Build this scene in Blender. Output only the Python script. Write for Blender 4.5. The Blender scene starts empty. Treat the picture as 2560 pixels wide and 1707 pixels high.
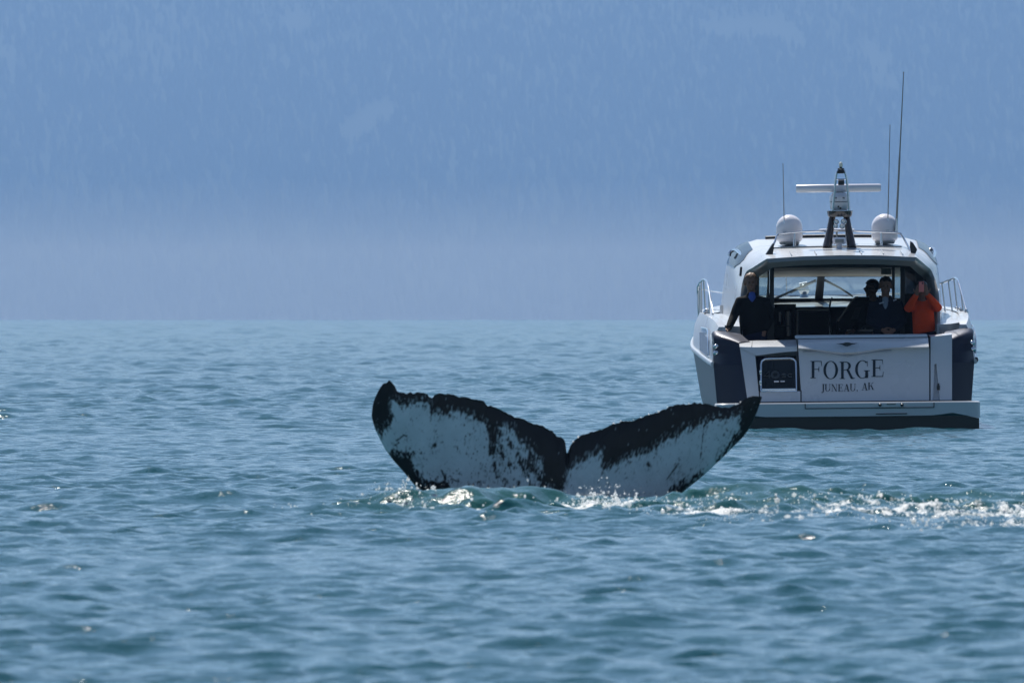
import bpy, bmesh, math, random
import numpy as np
from mathutils import Vector, Matrix, Euler

random.seed(11)
RNG = np.random.default_rng(7)
scene = bpy.context.scene
COL = scene.collection

# ------------------------------------------------------------------ camera, sky, sun, exposure
FPX = 32680.0            # focal length in photo pixels (300 mm lens on a 23.5 mm sensor, 2560 px wide)
EYE = 1.70               # metres above the water
EARTH = 7.4e6            # effective earth radius (with refraction): the sea curves away below the far shore
HORIZON = 779.7          # photo row of the level direction (the sea horizon dips 22 rows below it)
cam_data = bpy.data.cameras.new("camera")
cam_data.sensor_width = 36.0
cam_data.lens = 36.0 * FPX / 2560.0
cam_data.clip_start = 1.0
cam_data.clip_end = 90000.0
cam_data.dof.use_dof = True
cam_data.dof.focus_distance = 178.0
cam_data.dof.aperture_fstop = 10.5
cam_data.dof.aperture_blades = 9
cam = bpy.data.objects.new("camera", cam_data)
COL.objects.link(cam)
cam.location = (0.0, 0.0, EYE)
cam.rotation_euler = (math.radians(90) - math.atan((853.5 - HORIZON) / FPX), 0.0, 0.0)
scene.camera = cam

SUN_EL = math.radians(53.0)
SUN_AZ = math.radians(-16.0)      # left of the view direction
world = bpy.data.worlds.new("World")
scene.world = world
world.use_nodes = True
wn = world.node_tree
for n in list(wn.nodes):
    wn.nodes.remove(n)
sky = wn.nodes.new("ShaderNodeTexSky")
sky.sky_type = 'NISHITA'
sky.sun_disc = False
sky.sun_elevation = SUN_EL
sky.sun_rotation = SUN_AZ
sky.altitude = 0.0
sky.air_density = 1.0
sky.dust_density = 0.2
sky.ozone_density = 0.7
bg = wn.nodes.new("ShaderNodeBackground")
bg.inputs["Strength"].default_value = 0.066
wo = wn.nodes.new("ShaderNodeOutputWorld")
wn.links.new(sky.outputs[0], bg.inputs[0])
wn.links.new(bg.outputs[0], wo.inputs[0])

sun_data = bpy.data.lights.new("sun", 'SUN')
sun_data.energy = 5.0
sun_data.angle = math.radians(0.53)
sun_data.color = (1.0, 0.955, 0.88)
sun = bpy.data.objects.new("sun", sun_data)
COL.objects.link(sun)
to_sun = Vector((math.sin(SUN_AZ) * math.cos(SUN_EL), math.cos(SUN_AZ) * math.cos(SUN_EL), math.sin(SUN_EL)))
sun.rotation_euler = to_sun.to_track_quat('Z', 'Y').to_euler()
sun.location = (-20, 60, 60)

vs = scene.view_settings
vs.view_transform = 'Standard'
vs.look = 'None'
vs.exposure = 0.6
vs.gamma = 1.0
vs.use_curve_mapping = False
cy = scene.cycles
cy.max_bounces = 8
cy.diffuse_bounces = 3
cy.glossy_bounces = 4
cy.transmission_bounces = 5
cy.transparent_max_bounces = 12
cy.volume_bounces = 0
cy.caustics_reflective = False
cy.caustics_refractive = False
cy.sample_clamp_indirect = 6.0
cy.sample_clamp_direct = 25.0
cy.use_denoising = True
cy.use_adaptive_sampling = False

# ------------------------------------------------------------------ helpers
def link(o, parent=None):
    COL.objects.link(o)
    if parent is not None:
        o.parent = parent
    return o

def tag(o, label=None, cat=None, group=None, kind=None):
    if label: o["label"] = label
    if cat: o["category"] = cat
    if group: o["group"] = group
    if kind: o["kind"] = kind
    return o

def empty(name, loc=(0, 0, 0)):
    o = bpy.data.objects.new(name, None)
    o.empty_display_size = 0.3
    o.location = loc
    return link(o)

def np_mesh(name, verts, faces, mat=None, parent=None, smooth=True):
    """verts (n,3); faces (m,3|4) integer array, all the same size"""
    verts = np.asarray(verts, dtype=np.float32)
    faces = np.asarray(faces, dtype=np.int32)
    me = bpy.data.meshes.new(name)
    k = faces.shape[1]
    me.vertices.add(len(verts))
    me.vertices.foreach_set("co", verts.ravel())
    me.loops.add(faces.size)
    me.loops.foreach_set("vertex_index", faces.ravel())
    me.polygons.add(len(faces))
    me.polygons.foreach_set("loop_start", np.arange(0, faces.size, k, dtype=np.int32))
    me.polygons.foreach_set("use_smooth", np.full(len(faces), bool(smooth)))
    me.update(calc_edges=True)
    o = bpy.data.objects.new(name, me)
    if mat: me.materials.append(mat)
    return link(o, parent)

def add_attr(o, name, values):
    a = o.data.attributes.new(name, 'FLOAT', 'POINT')
    a.data.foreach_set("value", np.asarray(values, dtype=np.float32))

def grid_faces(nu, nv):
    i = np.arange(nu - 1)[:, None] * nv + np.arange(nv - 1)[None, :]
    return np.stack([i, i + 1, i + nv + 1, i + nv], -1).reshape(-1, 4)

def hash_noise(x, y, seed=0):
    """smooth value noise in 2-D, arrays"""
    xi = np.floor(x).astype(np.int64); yi = np.floor(y).astype(np.int64)
    fx = x - xi; fy = y - yi
    fx = fx * fx * (3 - 2 * fx); fy = fy * fy * (3 - 2 * fy)
    def h(a, b):
        n = (a * 374761393 + b * 668265263 + seed * 974711) & 0x7fffffff
        n = ((n ^ (n >> 13)) * 1274126177) & 0x7fffffff
        return ((n ^ (n >> 16)) & 0xffff) / 65535.0
    return (h(xi, yi) * (1 - fx) + h(xi + 1, yi) * fx) * (1 - fy) + (h(xi, yi + 1) * (1 - fx) + h(xi + 1, yi + 1) * fx) * fy

def fbm(x, y, oct=4, seed=0):
    s = 0; a = 0.5; t = 0
    for k in range(oct):
        s = s + a * hash_noise(x * 2 ** k + 17.3 * k, y * 2 ** k - 9.1 * k, seed + k); t += a; a *= 0.5
    return s / t

# ---- materials
MATS = {}
def nmat(name):
    m = bpy.data.materials.new(name)
    m.use_nodes = True
    MATS[name] = m
    nt = m.node_tree
    return m, nt, nt.nodes["Principled BSDF"]

def pmat(name, color, rough=0.4, metal=0.0, spec=0.5, coat=0.0, var=0.06, scale=6.0, bump=0.0, coat_rough=0.05, trans=0.0):
    """a Principled paint with gentle procedural mottling of colour and roughness"""
    m, nt, b = nmat(name)
    tc = nt.nodes.new("ShaderNodeTexCoord")
    nz = nt.nodes.new("ShaderNodeTexNoise")
    nz.inputs["Scale"].default_value = scale
    nz.inputs["Detail"].default_value = 5.0
    nt.links.new(tc.outputs["Object"], nz.inputs["Vector"])
    mx = nt.nodes.new("ShaderNodeMix"); mx.data_type = 'RGBA'
    mx.inputs[6].default_value = (*[c * (1 - var) for c in color], 1)
    mx.inputs[7].default_value = (*[min(1, c * (1 + var)) for c in color], 1)
    nt.links.new(nz.outputs["Fac"], mx.inputs[0])
    nt.links.new(mx.outputs[2], b.inputs["Base Color"])
    mr = nt.nodes.new("ShaderNodeMapRange")
    mr.inputs["To Min"].default_value = rough * 0.8
    mr.inputs["To Max"].default_value = min(1, rough * 1.25)
    nt.links.new(nz.outputs["Fac"], mr.inputs["Value"])
    nt.links.new(mr.outputs[0], b.inputs["Roughness"])
    b.inputs["Metallic"].default_value = metal
    b.inputs["Specular IOR Level"].default_value = spec
    b.inputs["Coat Weight"].default_value = coat
    b.inputs["Coat Roughness"].default_value = coat_rough
    if trans: b.inputs["Transmission Weight"].default_value = trans
    if bump:
        bp = nt.nodes.new("ShaderNodeBump")
        bp.inputs["Strength"].default_value = bump
        bp.inputs["Distance"].default_value = 0.01
        nt.links.new(nz.outputs["Fac"], bp.inputs["Height"])
        nt.links.new(bp.outputs[0], b.inputs["Normal"])
    return m

# ------------------------------------------------------------------ far shore: hill and its forest
def hill_height(x, y):
    shore = 20000.0 + 260 * (fbm(x / 1500.0, x * 0 + 3.3, 3, 5) - 0.5)
    t = y - shore
    spur = 1.0 + 0.35 * (fbm(x / 700.0 + 5, y / 2600.0, 4, 21) - 0.5)
    gul = 110 * np.abs(fbm(x / 260.0, y / 900.0, 3, 33) - 0.5)
    z = np.where(t < 0, t * 0.2, 0)
    up = np.clip(t, 0, None)
    h = 0.53 * up * spur - gul * np.clip(up / 300, 0, 1)
    h = 1130 * (1 - np.exp(-h / 1130.0) ** 1.15)
    fall = np.clip((y - 23300) / 900.0, 0, 1)
    return np.where(t < 0, np.maximum(z, -3), h * (1 - fall * 0.6))

def build_hill():
    xs = np.concatenate([np.linspace(-15000, -1700, 60), np.linspace(-1650, 1650, 260), np.linspace(1700, 15000, 60)])
    ys = np.concatenate([np.linspace(19700, 21800, 150), np.linspace(21850, 24000, 40)])
    X, Y = np.meshgrid(xs, ys, indexing='ij')
    Z = hill_height(X, Y)
    V = np.stack([X, Y, Z - (X * X + Y * Y) / (2 * EARTH)], -1).reshape(-1, 3)
    m, nt, b = nmat("hill_ground")
    tc = nt.nodes.new("ShaderNodeTexCoord")
    at = nt.nodes.new("ShaderNodeAttribute"); at.attribute_name = "meadow"
    nz = nt.nodes.new("ShaderNodeTexNoise"); nz.inputs["Scale"].default_value = 0.02; nz.inputs["Detail"].default_value = 8
    nt.links.new(tc.outputs["Object"], nz.inputs["Vector"])
    mx = nt.nodes.new("ShaderNodeMix"); mx.data_type = 'RGBA'
    mx.inputs[6].default_value = (0.02, 0.032, 0.018, 1)
    mx.inputs[7].default_value = (0.034, 0.042, 0.026, 1)
    mt = nt.nodes.new("ShaderNodeMath"); mt.operation = 'MULTIPLY_ADD'
    nt.links.new(nz.outputs["Fac"], mt.inputs[0]); mt.inputs[1].default_value = 0.9
    sub = nt.nodes.new("ShaderNodeMath"); sub.operation = 'SUBTRACT'; sub.use_clamp = True
    nt.links.new(at.outputs["Fac"], mt.inputs[2])
    nt.links.new(mt.outputs[0], sub.inputs[0]); sub.inputs[1].default_value = 0.5
    nt.links.new(sub.outputs[0], mx.inputs[0])
    nt.links.new(mx.outputs[2], b.inputs["Base Color"])
    b.inputs["Roughness"].default_value = 0.9
    b.inputs["Specular IOR Level"].default_value = 0.1
    o = np_mesh("hill", V, grid_faces(len(xs), len(ys)), m)
    add_attr(o, "meadow", meadow(X.ravel(), Y.ravel(), Z.ravel()))
    tag(o, kind="structure")

def photo_uv(x, y, z):
    return 1280 + x / y * FPX, HORIZON - (z - EYE) / y * FPX

def meadow(x, y, z):
    """open slopes on the hill: alpine ground high up and a few slides lower down (world places)"""
    n = fbm(x / 120.0, z / 90.0, 4, 77)
    hi = np.clip((z - 425 - 60 * np.sin(x / 260.0) + 90 * np.clip(x / 700, -0.8, 1.0) * -0.6) / 60.0, 0, 1) * np.clip((n - 0.44) / 0.12, 0, 1)
    def patch(cx, cz, rx, rz, tilt):
        dx = x - cx; dz = z - cz - tilt * dx
        return np.clip(1.25 - (dx / rx) ** 2 - (dz / rz) ** 2, 0, 1) * np.clip((n - 0.28) / 0.2, 0, 1)
    p = patch(-230, 325, 55, 40, 0.6) + patch(-225, 478, 110, 9, 0.22) + patch(520, 455, 150, 34, -0.35) \
        + patch(-390, 398, 14, 14, 0) + patch(610, 392, 60, 16, -0.25) + patch(-345, 494, 30, 22, 0) + patch(430, 488, 160, 22, 0.0)
    return np.clip(hi * 0.35 + 0.8 * p, 0, 1)

def build_forest():
    n = 27000
    x = RNG.uniform(-1150, 1150, n * 2)
    y = RNG.uniform(19950, 21350, n * 2)
    z = hill_height(x, y)
    keep = (z > 2) & (z < 720) & (meadow(x, y, z) < 0.22 + RNG.uniform(0, 0.3, n * 2))
    x, y, z = x[keep][:n], y[keep][:n], z[keep][:n]
    n = len(x)
    zt = z; z = z - (x * x + y * y) / (2 * EARTH)
    hgt = RNG.uniform(12, 25, n) * (1 - 0.35 * np.clip((zt - 380) / 250, 0, 1))
    rad = hgt * RNG.uniform(0.13, 0.2, n)
    rot = RNG.uniform(0, 6.28, n)
    K = 5
    tiers = [(0.05, 1.0, 0.72), (0.38, 0.66, 1.0)]
    V = []; F = []
    per = (K + 1) * len(tiers)
    for ti, (z0, r, z1) in enumerate(tiers):
        a = rot[:, None] + np.arange(K)[None, :] * 2 * math.pi / K + ti * 0.6
        jr = rad[:, None] * r * RNG.uniform(0.75, 1.25, (n, K))
        ring = np.stack([x[:, None] + jr * np.cos(a), y[:, None] + jr * np.sin(a),
                         z[:, None] + hgt[:, None] * (z0 + RNG.uniform(-.05, .05, (n, K)))], -1)
        top = np.stack([x + RNG.normal(0, .3, n), y, z + hgt * z1], -1)[:, None, :]
        V.append(np.concatenate([ring, top], 1))
        base = ti * (K + 1)
        F.append(np.array([[base + k, base + (k + 1) % K, base + K] for k in range(K)]))
    V = np.concatenate(V, 1)
    F = np.concatenate(F, 0)
    faces = (np.arange(n)[:, None, None] * per + F[None]).reshape(-1, 3)
    m = pmat("spruce", (0.028, 0.044, 0.027), rough=0.8, spec=0.15, var=0.5, scale=0.03)
    o = np_mesh("forest", V.reshape(-1, 3), faces, m, smooth=False)
    tag(o, "dark spruce forest covering the hazy hill across the water", "forest", kind="stuff")

build_hill()
build_forest()

# ------------------------------------------------------------------ the sea
WHALE_D = 119.5
BOAT_D = 189.0

def gauss(t): return np.exp(-t * t)

def whale_wash(X, Y):
    """water thrown up by the whale: a ridge in front of the flukes and the turbulent trail to the right"""
    n1 = fbm(X / 0.9, Y / 0.7, 3, 91) - 0.5
    n2 = fbm(X / 0.35, Y / 0.3, 3, 95) - 0.5
    n3 = fbm(X / 0.17, Y / 0.2, 2, 98) - 0.5
    z = np.zeros_like(X)
    # ridge right before the flukes (x in metres, centre of the flukes about x=0.5)
    def ridge(y0, x0, x1, h, w, bend=0.0, soft=0.5):
        yc = y0 + bend * ((X - (x0 + x1) / 2) / (x1 - x0)) ** 2 * 4 + 0.5 * n1
        env = 1 / (1 + np.exp(-(X - x0) / soft)) / (1 + np.exp((X - x1) / soft))
        return env * h * (gauss((Y - yc) / w) - 0.55 * gauss((Y - yc + 1.9 * w) / (1.1 * w)))
    z += ridge(113.6, -1.35, 0.25, 0.17, 0.75, 0.5, 0.18)
    z += ridge(113.9, 0.4, 1.6, 0.08, 0.7, 0.2)
    z += ridge(114.2, 1.5, 2.9, 0.13, 0.7, 0.2, 0.2)
    z += ridge(114.6, 2.9, 5.4, 0.11, 0.8, 0.0, 0.25)
    z += ridge(110.8, 0.2, 5.6, 0.07, 0.6, 0.6)
    z += ridge(116.5, -4.2, -1.6, 0.05, 0.8, 0.3)
    z += ridge(108.6, 1.4, 4.4, 0.05, 0.6, 0.2)
    env = gauss((Y - 111.5) / 4.2) / (1 + np.exp(-(X + 1.6) / 0.25)) / (1 + np.exp((X - 7.5) / 0.4))
    z += env * (0.12 * n1 + 0.19 * n2 + 0.07 * n3)
    return z

def foam_mask(X, Y):
    n = fbm(X / 0.55, Y / 1.1, 4, 55)
    f = np.zeros_like(X)
    def band(x0, x1, y0, wy, s, slope=0.0, soft=0.18):
        yc = y0 + 0.7 + slope * (X - x0)
        return s * gauss((Y - yc) / wy) / (1 + np.exp(-(X - x0) / soft)) / (1 + np.exp((X - x1) / soft))
    f += band(-1.35, -0.75, 111.6, 0.9, 0.75, -1.2)
    f += band(-0.9, 0.4, 110.3, 0.7, 0.75, 0.3)
    f += band(0.2, 1.25, 110.6, 1.1, 0.85, 1.0)
    f += band(0.95, 2.0, 109.6, 1.1, 0.75, -1.2)
    f += band(1.2, 2.6, 112.2, 0.35, 0.7, -0.6)
    f += band(1.2, 3.0, 107.6, 0.8, 0.55, 0.0)
    f += band(2.3, 5.5, 110.2, 1.2, 0.52, -0.3)
    f += band(3.0, 5.5, 107.4, 0.9, 0.70, 0.1)
    f += band(2.6, 5.5, 112.3, 0.6, 0.45, 0.0)
    f += band(-2.0, -1.4, 111.4, 0.35, 0.45, 0.6)
    f += band(3.3, 5.8, 102.6, 1.7, 0.78, 0.0) + band(1.6, 3.2, 105.6, 0.6, 0.5, 0.0)
    return np.clip(f * (0.25 + 1.3 * n), 0, 1)

def build_sea():
    # tessellation: fine inside the lens' field (with margin), coarse elsewhere; waves are world-space
    r = [2.0]
    while r[-1] < 54: r.append(r[-1] * 1.06)
    while r[-1] < 5300:
        r.append(r[-1] * (1.00052 + 0.00125 * min(1.0, max(0.0, math.log(r[-1] / 190.0) / math.log(10.0)))))
    while r[-1] < 24000: r.append(r[-1] * 1.04)
    r = np.array(r)
    # columns: 226 fine ones over the field plus a few metres either side, then ever wider ones round the compass
    edge = np.minimum(0.041 + 2.6 / r, 1.2)[:, None]
    side = np.geomspace(0.002, 1.0, 15)[None, :]
    out = edge + side * (math.pi - edge)
    T = np.concatenate([-out[:, ::-1], edge * np.linspace(-1, 1, 226)[None, :], out], 1)
    R = np.repeat(r[:, None], T.shape[1], 1)
    infield = np.abs(T) <= edge * 1.001
    X = (R * np.sin(T)).astype(np.float64); Y = (R * np.cos(T)).astype(np.float64)
    cell_t = R * np.gradient(T, axis=1)
    cell = np.maximum(np.gradient(r)[:, None] + 0 * T, cell_t * 0.55)
    cell = np.where(infield, cell, cell * 1.5)
    cell_r = np.gradient(r)[:, None] + 0 * T
    Z = np.zeros_like(X); DX = np.zeros_like(X); DY = np.zeros_like(X)
    N = 88
    lam = np.exp(np.linspace(math.log(0.13), math.log(14.0), N)) * RNG.uniform(0.93, 1.07, N)
    wind = math.radians(-72)     # travel direction of the chop, roughly towards the camera
    patch = 0.65 + 0.7 * fbm(X / 9.0, Y / 22.0, 2, 3)
    far_gain = 1 + 3.2 * np.clip(np.log(np.maximum(R, 1) / 190.0) / math.log(6.0), 0, 1) + 3.5 * np.clip((R - 800) / 1500.0, 0, 1)   # the resolved waves carry the steepness of those too short for the far mesh
    for L in lam:
        spread = 1.0 if L < 2 else 0.75
        a = wind + RNG.normal(0, spread)
        k = 2 * math.pi / L
        s = 0.050 * (1.0 if L < 0.5 else (0.5 / L) ** 0.95)
        amp = s / k
        iso = np.clip(L / (2.2 * cell) - 1, 0, 1)
        ani = np.minimum(np.clip(L / max(abs(math.sin(a)), 0.05) / (2.2 * cell_r) - 1, 0, 1), np.clip(L / max(abs(math.cos(a)), 0.05) / (2.4 * cell_t) - 1, 0, 1))
        fade = np.where(infield, ani, iso)
        if L < 2.5: fade = fade * patch
        if L > 0.5: fade = fade * far_gain
        ph = k * (X * math.cos(a) + Y * math.sin(a)) + RNG.uniform(0, 6.28)
        Z += amp * fade * np.cos(ph)
        q = amp * 0.85 * fade * np.sin(ph)
        DX -= q * math.cos(a); DY -= q * math.sin(a)
    offing = np.clip((R - 700) / 1500.0, 0, 1)          # longer seas out in the open channel
    for L in np.geomspace(10, 42, 14):
        a = wind + RNG.normal(0, 0.7); k = 2 * math.pi / L
        Z += offing * np.clip(L / (2.0 * cell) - 1, 0, 1) * (0.012 / k) * np.cos(k * (X * math.cos(a) + Y * math.sin(a)) + RNG.uniform(0, 6.28))
    wash = (R > 95) & (R < 130) & (np.abs(T) < 0.08)
    Z[wash] += whale_wash(X[wash], Y[wash])
    # the hull keeps the water around it a little calmer
    hull = gauss((X - 4.7) / 2.3) * gauss((Y - 192.5) / 5.0)
    Z *= 1 - 0.7 * hull
    # waves too short for the mesh to carry live on as surface roughness
    chop = 0.05 + 0.08 * np.clip(np.log(np.maximum(R, 60) / 140.0) / math.log(1500 / 140.0), 0, 1)
    chop = np.where(infield, chop, np.maximum(chop, np.clip(0.05 + 0.09 * np.log(np.maximum(cell_t, 0.1) / 0.1), 0.05, 0.35)))
    F = np.zeros_like(X)
    F[wash] = foam_mask(X[wash], Y[wash])
    W = np.zeros_like(X)
    W[wash] = gauss((Y[wash] - 112.6) / 3.2) / (1 + np.exp(-(X[wash] + 1.5) / 0.25))
    V = np.stack([X + DX, Y + DY, Z - R * R / (2 * EARTH)], -1).reshape(-1, 3)
    # material: sea water body colour under a clear dielectric surface, foam where the whale stirred it
    m, nt, b = nmat("sea_water")
    L_ = nt.links
    tc = nt.nodes.new("ShaderNodeTexCoord")
    mp = nt.nodes.new("ShaderNodeMapping"); mp.inputs["Scale"].default_value = (1.0, 0.75, 1.0)
    L_.new(tc.outputs["Object"], mp.inputs["Vector"])
    n1 = nt.nodes.new("ShaderNodeTexNoise"); n1.inputs["Scale"].default_value = 10.0; n1.inputs["Detail"].default_value = 4; n1.inputs["Roughness"].default_value = 0.6
    L_.new(mp.outputs[0], n1.inputs["Vector"])
    bp = nt.nodes.new("ShaderNodeBump"); bp.inputs["Strength"].default_value = 0.55; bp.inputs["Distance"].default_value = 0.028
    L_.new(n1.outputs["Fac"], bp.inputs["Height"])
    nb = nt.nodes.new("ShaderNodeTexNoise"); nb.inputs["Scale"].default_value = 0.5; nb.inputs["Detail"].default_value = 3
    L_.new(tc.outputs["Object"], nb.inputs["Vector"])
    body = nt.nodes.new("ShaderNodeMix"); body.data_type = 'RGBA'
    body.inputs[6].default_value = (0.004, 0.050, 0.068, 1)
    body.inputs[7].default_value = (0.007, 0.068, 0.086, 1)
    L_.new(nb.outputs["Fac"], body.inputs[0])
    wat = nt.nodes.new("ShaderNodeAttribute"); wat.attribute_name = "aerated"
    aer = nt.nodes.new("ShaderNodeMix"); aer.data_type = 'RGBA'     # water full of fine bubbles is greener
    aer.inputs[7].default_value = (0.008, 0.064, 0.056, 1)
    L_.new(wat.outputs["Fac"], aer.inputs[0]); L_.new(body.outputs[2], aer.inputs[6])
    L_.new(aer.outputs[2], b.inputs["Base Color"])
    cat = nt.nodes.new("ShaderNodeAttribute"); cat.attribute_name = "chop"
    L_.new(cat.outputs["Fac"], b.inputs["Roughness"])
    b.inputs["IOR"].default_value = 1.333
    b.inputs["Specular IOR Level"].default_value = 0.5
    L_.new(bp.outputs[0], b.inputs["Normal"])
    # foam
    fo = nt.nodes.new("ShaderNodeBsdfPrincipled")
    fo.inputs["Base Color"].default_value = (0.66, 0.68, 0.68, 1)
    fo.inputs["Roughness"].default_value = 0.45
    fat = nt.nodes.new("ShaderNodeAttribute"); fat.attribute_name = "foam"
    fm = nt.nodes.new("ShaderNodeMapping"); fm.inputs["Scale"].default_value = (1.0, 0.35, 1.0)
    L_.new(tc.outputs["Object"], fm.inputs["Vector"])
    fn = nt.nodes.new("ShaderNodeTexNoise"); fn.inputs["Scale"].default_value = 11; fn.inputs["Detail"].default_value = 9; fn.inputs["Roughness"].default_value = 0.68
    L_.new(fm.outputs[0], fn.inputs["Vector"])
    fb = nt.nodes.new("ShaderNodeBump"); fb.inputs["Strength"].default_value = 1.0; fb.inputs["Distance"].default_value = 0.05
    L_.new(fn.outputs["Fac"], fb.inputs["Height"]); L_.new(fb.outputs[0], fo.inputs["Normal"])
    ad = nt.nodes.new("ShaderNodeMath"); ad.operation = 'MULTIPLY_ADD'     # lacy cover that opens up where there is less foam
    L_.new(fat.outputs["Fac"], ad.inputs[0]); ad.inputs[1].default_value = 0.40; L_.new(fn.outputs["Fac"], ad.inputs[2])
    rg = nt.nodes.new("ShaderNodeMapRange"); rg.inputs["From Min"].default_value = 0.71; rg.inputs["From Max"].default_value = 0.82
    rg.inputs["To Max"].default_value = 0.85
    L_.new(ad.outputs[0], rg.inputs["Value"])
    mix = nt.nodes.new("ShaderNodeMixShader")
    L_.new(rg.outputs[0], mix.inputs[0]); L_.new(b.outputs[0], mix.inputs[1]); L_.new(fo.outputs[0], mix.inputs[2])
    L_.new(mix.outputs[0], nt.nodes["Material Output"].inputs["Surface"])
    nR, nT = T.shape
    faces = grid_faces(nR, nT)[:, ::-1]
    # close the ring behind the camera
    i = np.arange(nR - 1) * nT
    ring = np.stack([i + nT - 1, i, i + nT, i + 2 * nT - 1], -1)[:, ::-1]
    o = np_mesh("sea", V, np.concatenate([faces, ring]), m)
    add_attr(o, "foam", F.ravel())
    add_attr(o, "chop", chop.ravel())
    add_attr(o, "aerated", W.ravel())
    tag(o, kind="structure")
    return r, T, Z

SEA_R, SEA_T, SEA_Z = build_sea()
def water_z(x, y):
    rr = math.hypot(x, y); tt = math.atan2(x, y)
    i = int(np.clip(np.searchsorted(SEA_R, rr), 0, len(SEA_R) - 1)); j = int(np.clip(np.searchsorted(SEA_T[i], tt), 0, SEA_T.shape[1] - 1))
    return float(SEA_Z[i, j]) - rr * rr / (2 * EARTH)

# ------------------------------------------------------------------ haze: one box of even air round everything
def build_haze():
    bm = bmesh.new()
    bmesh.ops.create_cube(bm, size=1.0)
    me = bpy.data.meshes.new("haze"); 
    bmesh.ops.scale(bm, vec=(52000, 52000, 1380), verts=bm.verts)
    bm.to_mesh(me); bm.free()
    o = bpy.data.objects.new("haze", me)
    o.location = (0, 0, 600)
    m = bpy.data.materials.new("haze_air"); m.use_nodes = True
    nt = m.node_tree
    for n in list(nt.nodes): nt.nodes.remove(n)
    out = nt.nodes.new("ShaderNodeOutputMaterial")
    pv = nt.nodes.new("ShaderNodeVolumePrincipled")
    pv.inputs["Color"].default_value = (0.245, 0.435, 0.77, 1)
    pv.inputs["Density"].default_value = 6.2e-5
    pv.inputs["Anisotropy"].default_value = 0.45
    nt.links.new(pv.outputs[0], out.inputs["Volume"])
    me.materials.append(m)
    link(o)
    tag(o, "blue haze in the air between the camera and the far hill", "haze", kind="stuff")
build_haze()

# low bank of pale sea mist lying before the far shore
def build_mist():
    bm = bmesh.new()
    bmesh.ops.create_cube(bm, size=1.0)
    bmesh.ops.scale(bm, vec=(30000, 10600, 160), verts=bm.verts)
    me = bpy.data.meshes.new("mist"); bm.to_mesh(me); bm.free()
    o = bpy.data.objects.new("mist", me)
    o.location = (0, 14300, 14)
    m = bpy.data.materials.new("mist_air"); m.use_nodes = True
    nt = m.node_tree
    for n in list(nt.nodes): nt.nodes.remove(n)
    out = nt.nodes.new("ShaderNodeOutputMaterial")
    pv = nt.nodes.new("ShaderNodeVolumePrincipled")
    pv.inputs["Color"].default_value = (0.84, 0.86, 0.86, 1)
    pv.inputs["Density"].default_value = 3.2e-5
    pv.inputs["Anisotropy"].default_value = 0.45
    nt.links.new(pv.outputs[0], out.inputs["Volume"])
    me.materials.append(m)
    link(o)
    tag(o, "low pale mist lying on the far water below the hill", "mist", kind="stuff")
build_mist()

# ------------------------------------------------------------------ shape helpers (bmesh)
def new_bm(): return bmesh.new()

def finish(name, bm, mat, parent=None, smooth=True, angle=40, bevel=0.0):
    if bevel:
        es = [e for e in bm.edges if len(e.link_faces) == 2 and e.calc_face_angle(0) > math.radians(35)]
        bmesh.ops.bevel(bm, geom=es, offset=bevel, segments=2, affect='EDGES', profile=0.6)
    bmesh.ops.recalc_face_normals(bm, faces=bm.faces)
    me = bpy.data.meshes.new(name)
    if smooth:
        for f in bm.faces: f.smooth = True
        for e in bm.edges:
            if len(e.link_faces) != 2 or e.calc_face_angle(0) > math.radians(angle): e.smooth = False
    bm.to_mesh(me); bm.free()
    if mat: me.materials.append(mat)
    o = bpy.data.objects.new(name, me)
    return link(o, parent)

def bm_poly_prism(bm, pts, d):
    """closed polygon (list of 3-D points) extruded by vector d"""
    d = Vector(d)
    a = [bm.verts.new(p) for p in pts]
    b = [bm.verts.new(Vector(p) + d) for p in pts]
    bm.faces.new(a); bm.faces.new(b[::-1])
    n = len(pts)
    for i in range(n):
        bm.faces.new([a[i], b[i], b[(i + 1) % n], a[(i + 1) % n]])

def bm_box(bm, c, s, rot=None):
    M = Matrix.Translation(c) @ (rot.to_matrix().to_4x4() if rot else Matrix.Identity(4)) @ Matrix.Diagonal((*s, 1))
    bmesh.ops.create_cube(bm, size=1.0, matrix=M)

def bm_ellipsoid(bm, c, r, u=16, v=10, rot=None):
    M = Matrix.Translation(c) @ (rot.to_matrix().to_4x4() if rot else Matrix.Identity(4)) @ Matrix.Diagonal((*r, 1))
    bmesh.ops.create_uvsphere(bm, u_segments=u, v_segments=v, radius=1.0, matrix=M)

def bm_tube(bm, pts, rad, k=8, caps=True, flat=None):
    """swept tube; rad a number or list; flat=(axis vector, ratio) squashes the section along an axis"""
    pts = [Vector(p) for p in pts]
    n = len(pts)
    rads = rad if isinstance(rad, (list, tuple)) else [rad] * n
    rings = []
    up = None
    for i in range(n):
        t = (pts[min(i + 1, n - 1)] - pts[max(i - 1, 0)])
        if t.length < 1e-9: t = Vector((0, 0, 1))
        t.normalize()
        if up is None:
            up = Vector((0, 0, 1)) if abs(t.z) < 0.9 else Vector((0, 1, 0))
        a = t.cross(up)
        if a.length < 1e-6: a = t.cross(Vector((1, 0, 0)))
        a.normalize(); b = t.cross(a).normalized()
        up = b * -1 if (b * -1).dot(up) > b.dot(up) else b
        b = up
        ring = []
        for j in range(k):
            an = 2 * math.pi * j / k
            off = (a * math.cos(an) + b * math.sin(an)) * rads[i]
            if flat:
                ax, ra = flat
                ax = Vector(ax)
                off = off - ax * off.dot(ax) * (1 - ra)
            ring.append(bm.verts.new(pts[i] + off))
        rings.append(ring)
    for i in range(n - 1):
        for j in range(k):
            bm.faces.new([rings[i][j], rings[i][(j + 1) % k], rings[i + 1][(j + 1) % k], rings[i + 1][j]])
    if caps:
        bm.faces.new(rings[0][::-1]); bm.faces.new(rings[-1])

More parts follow.
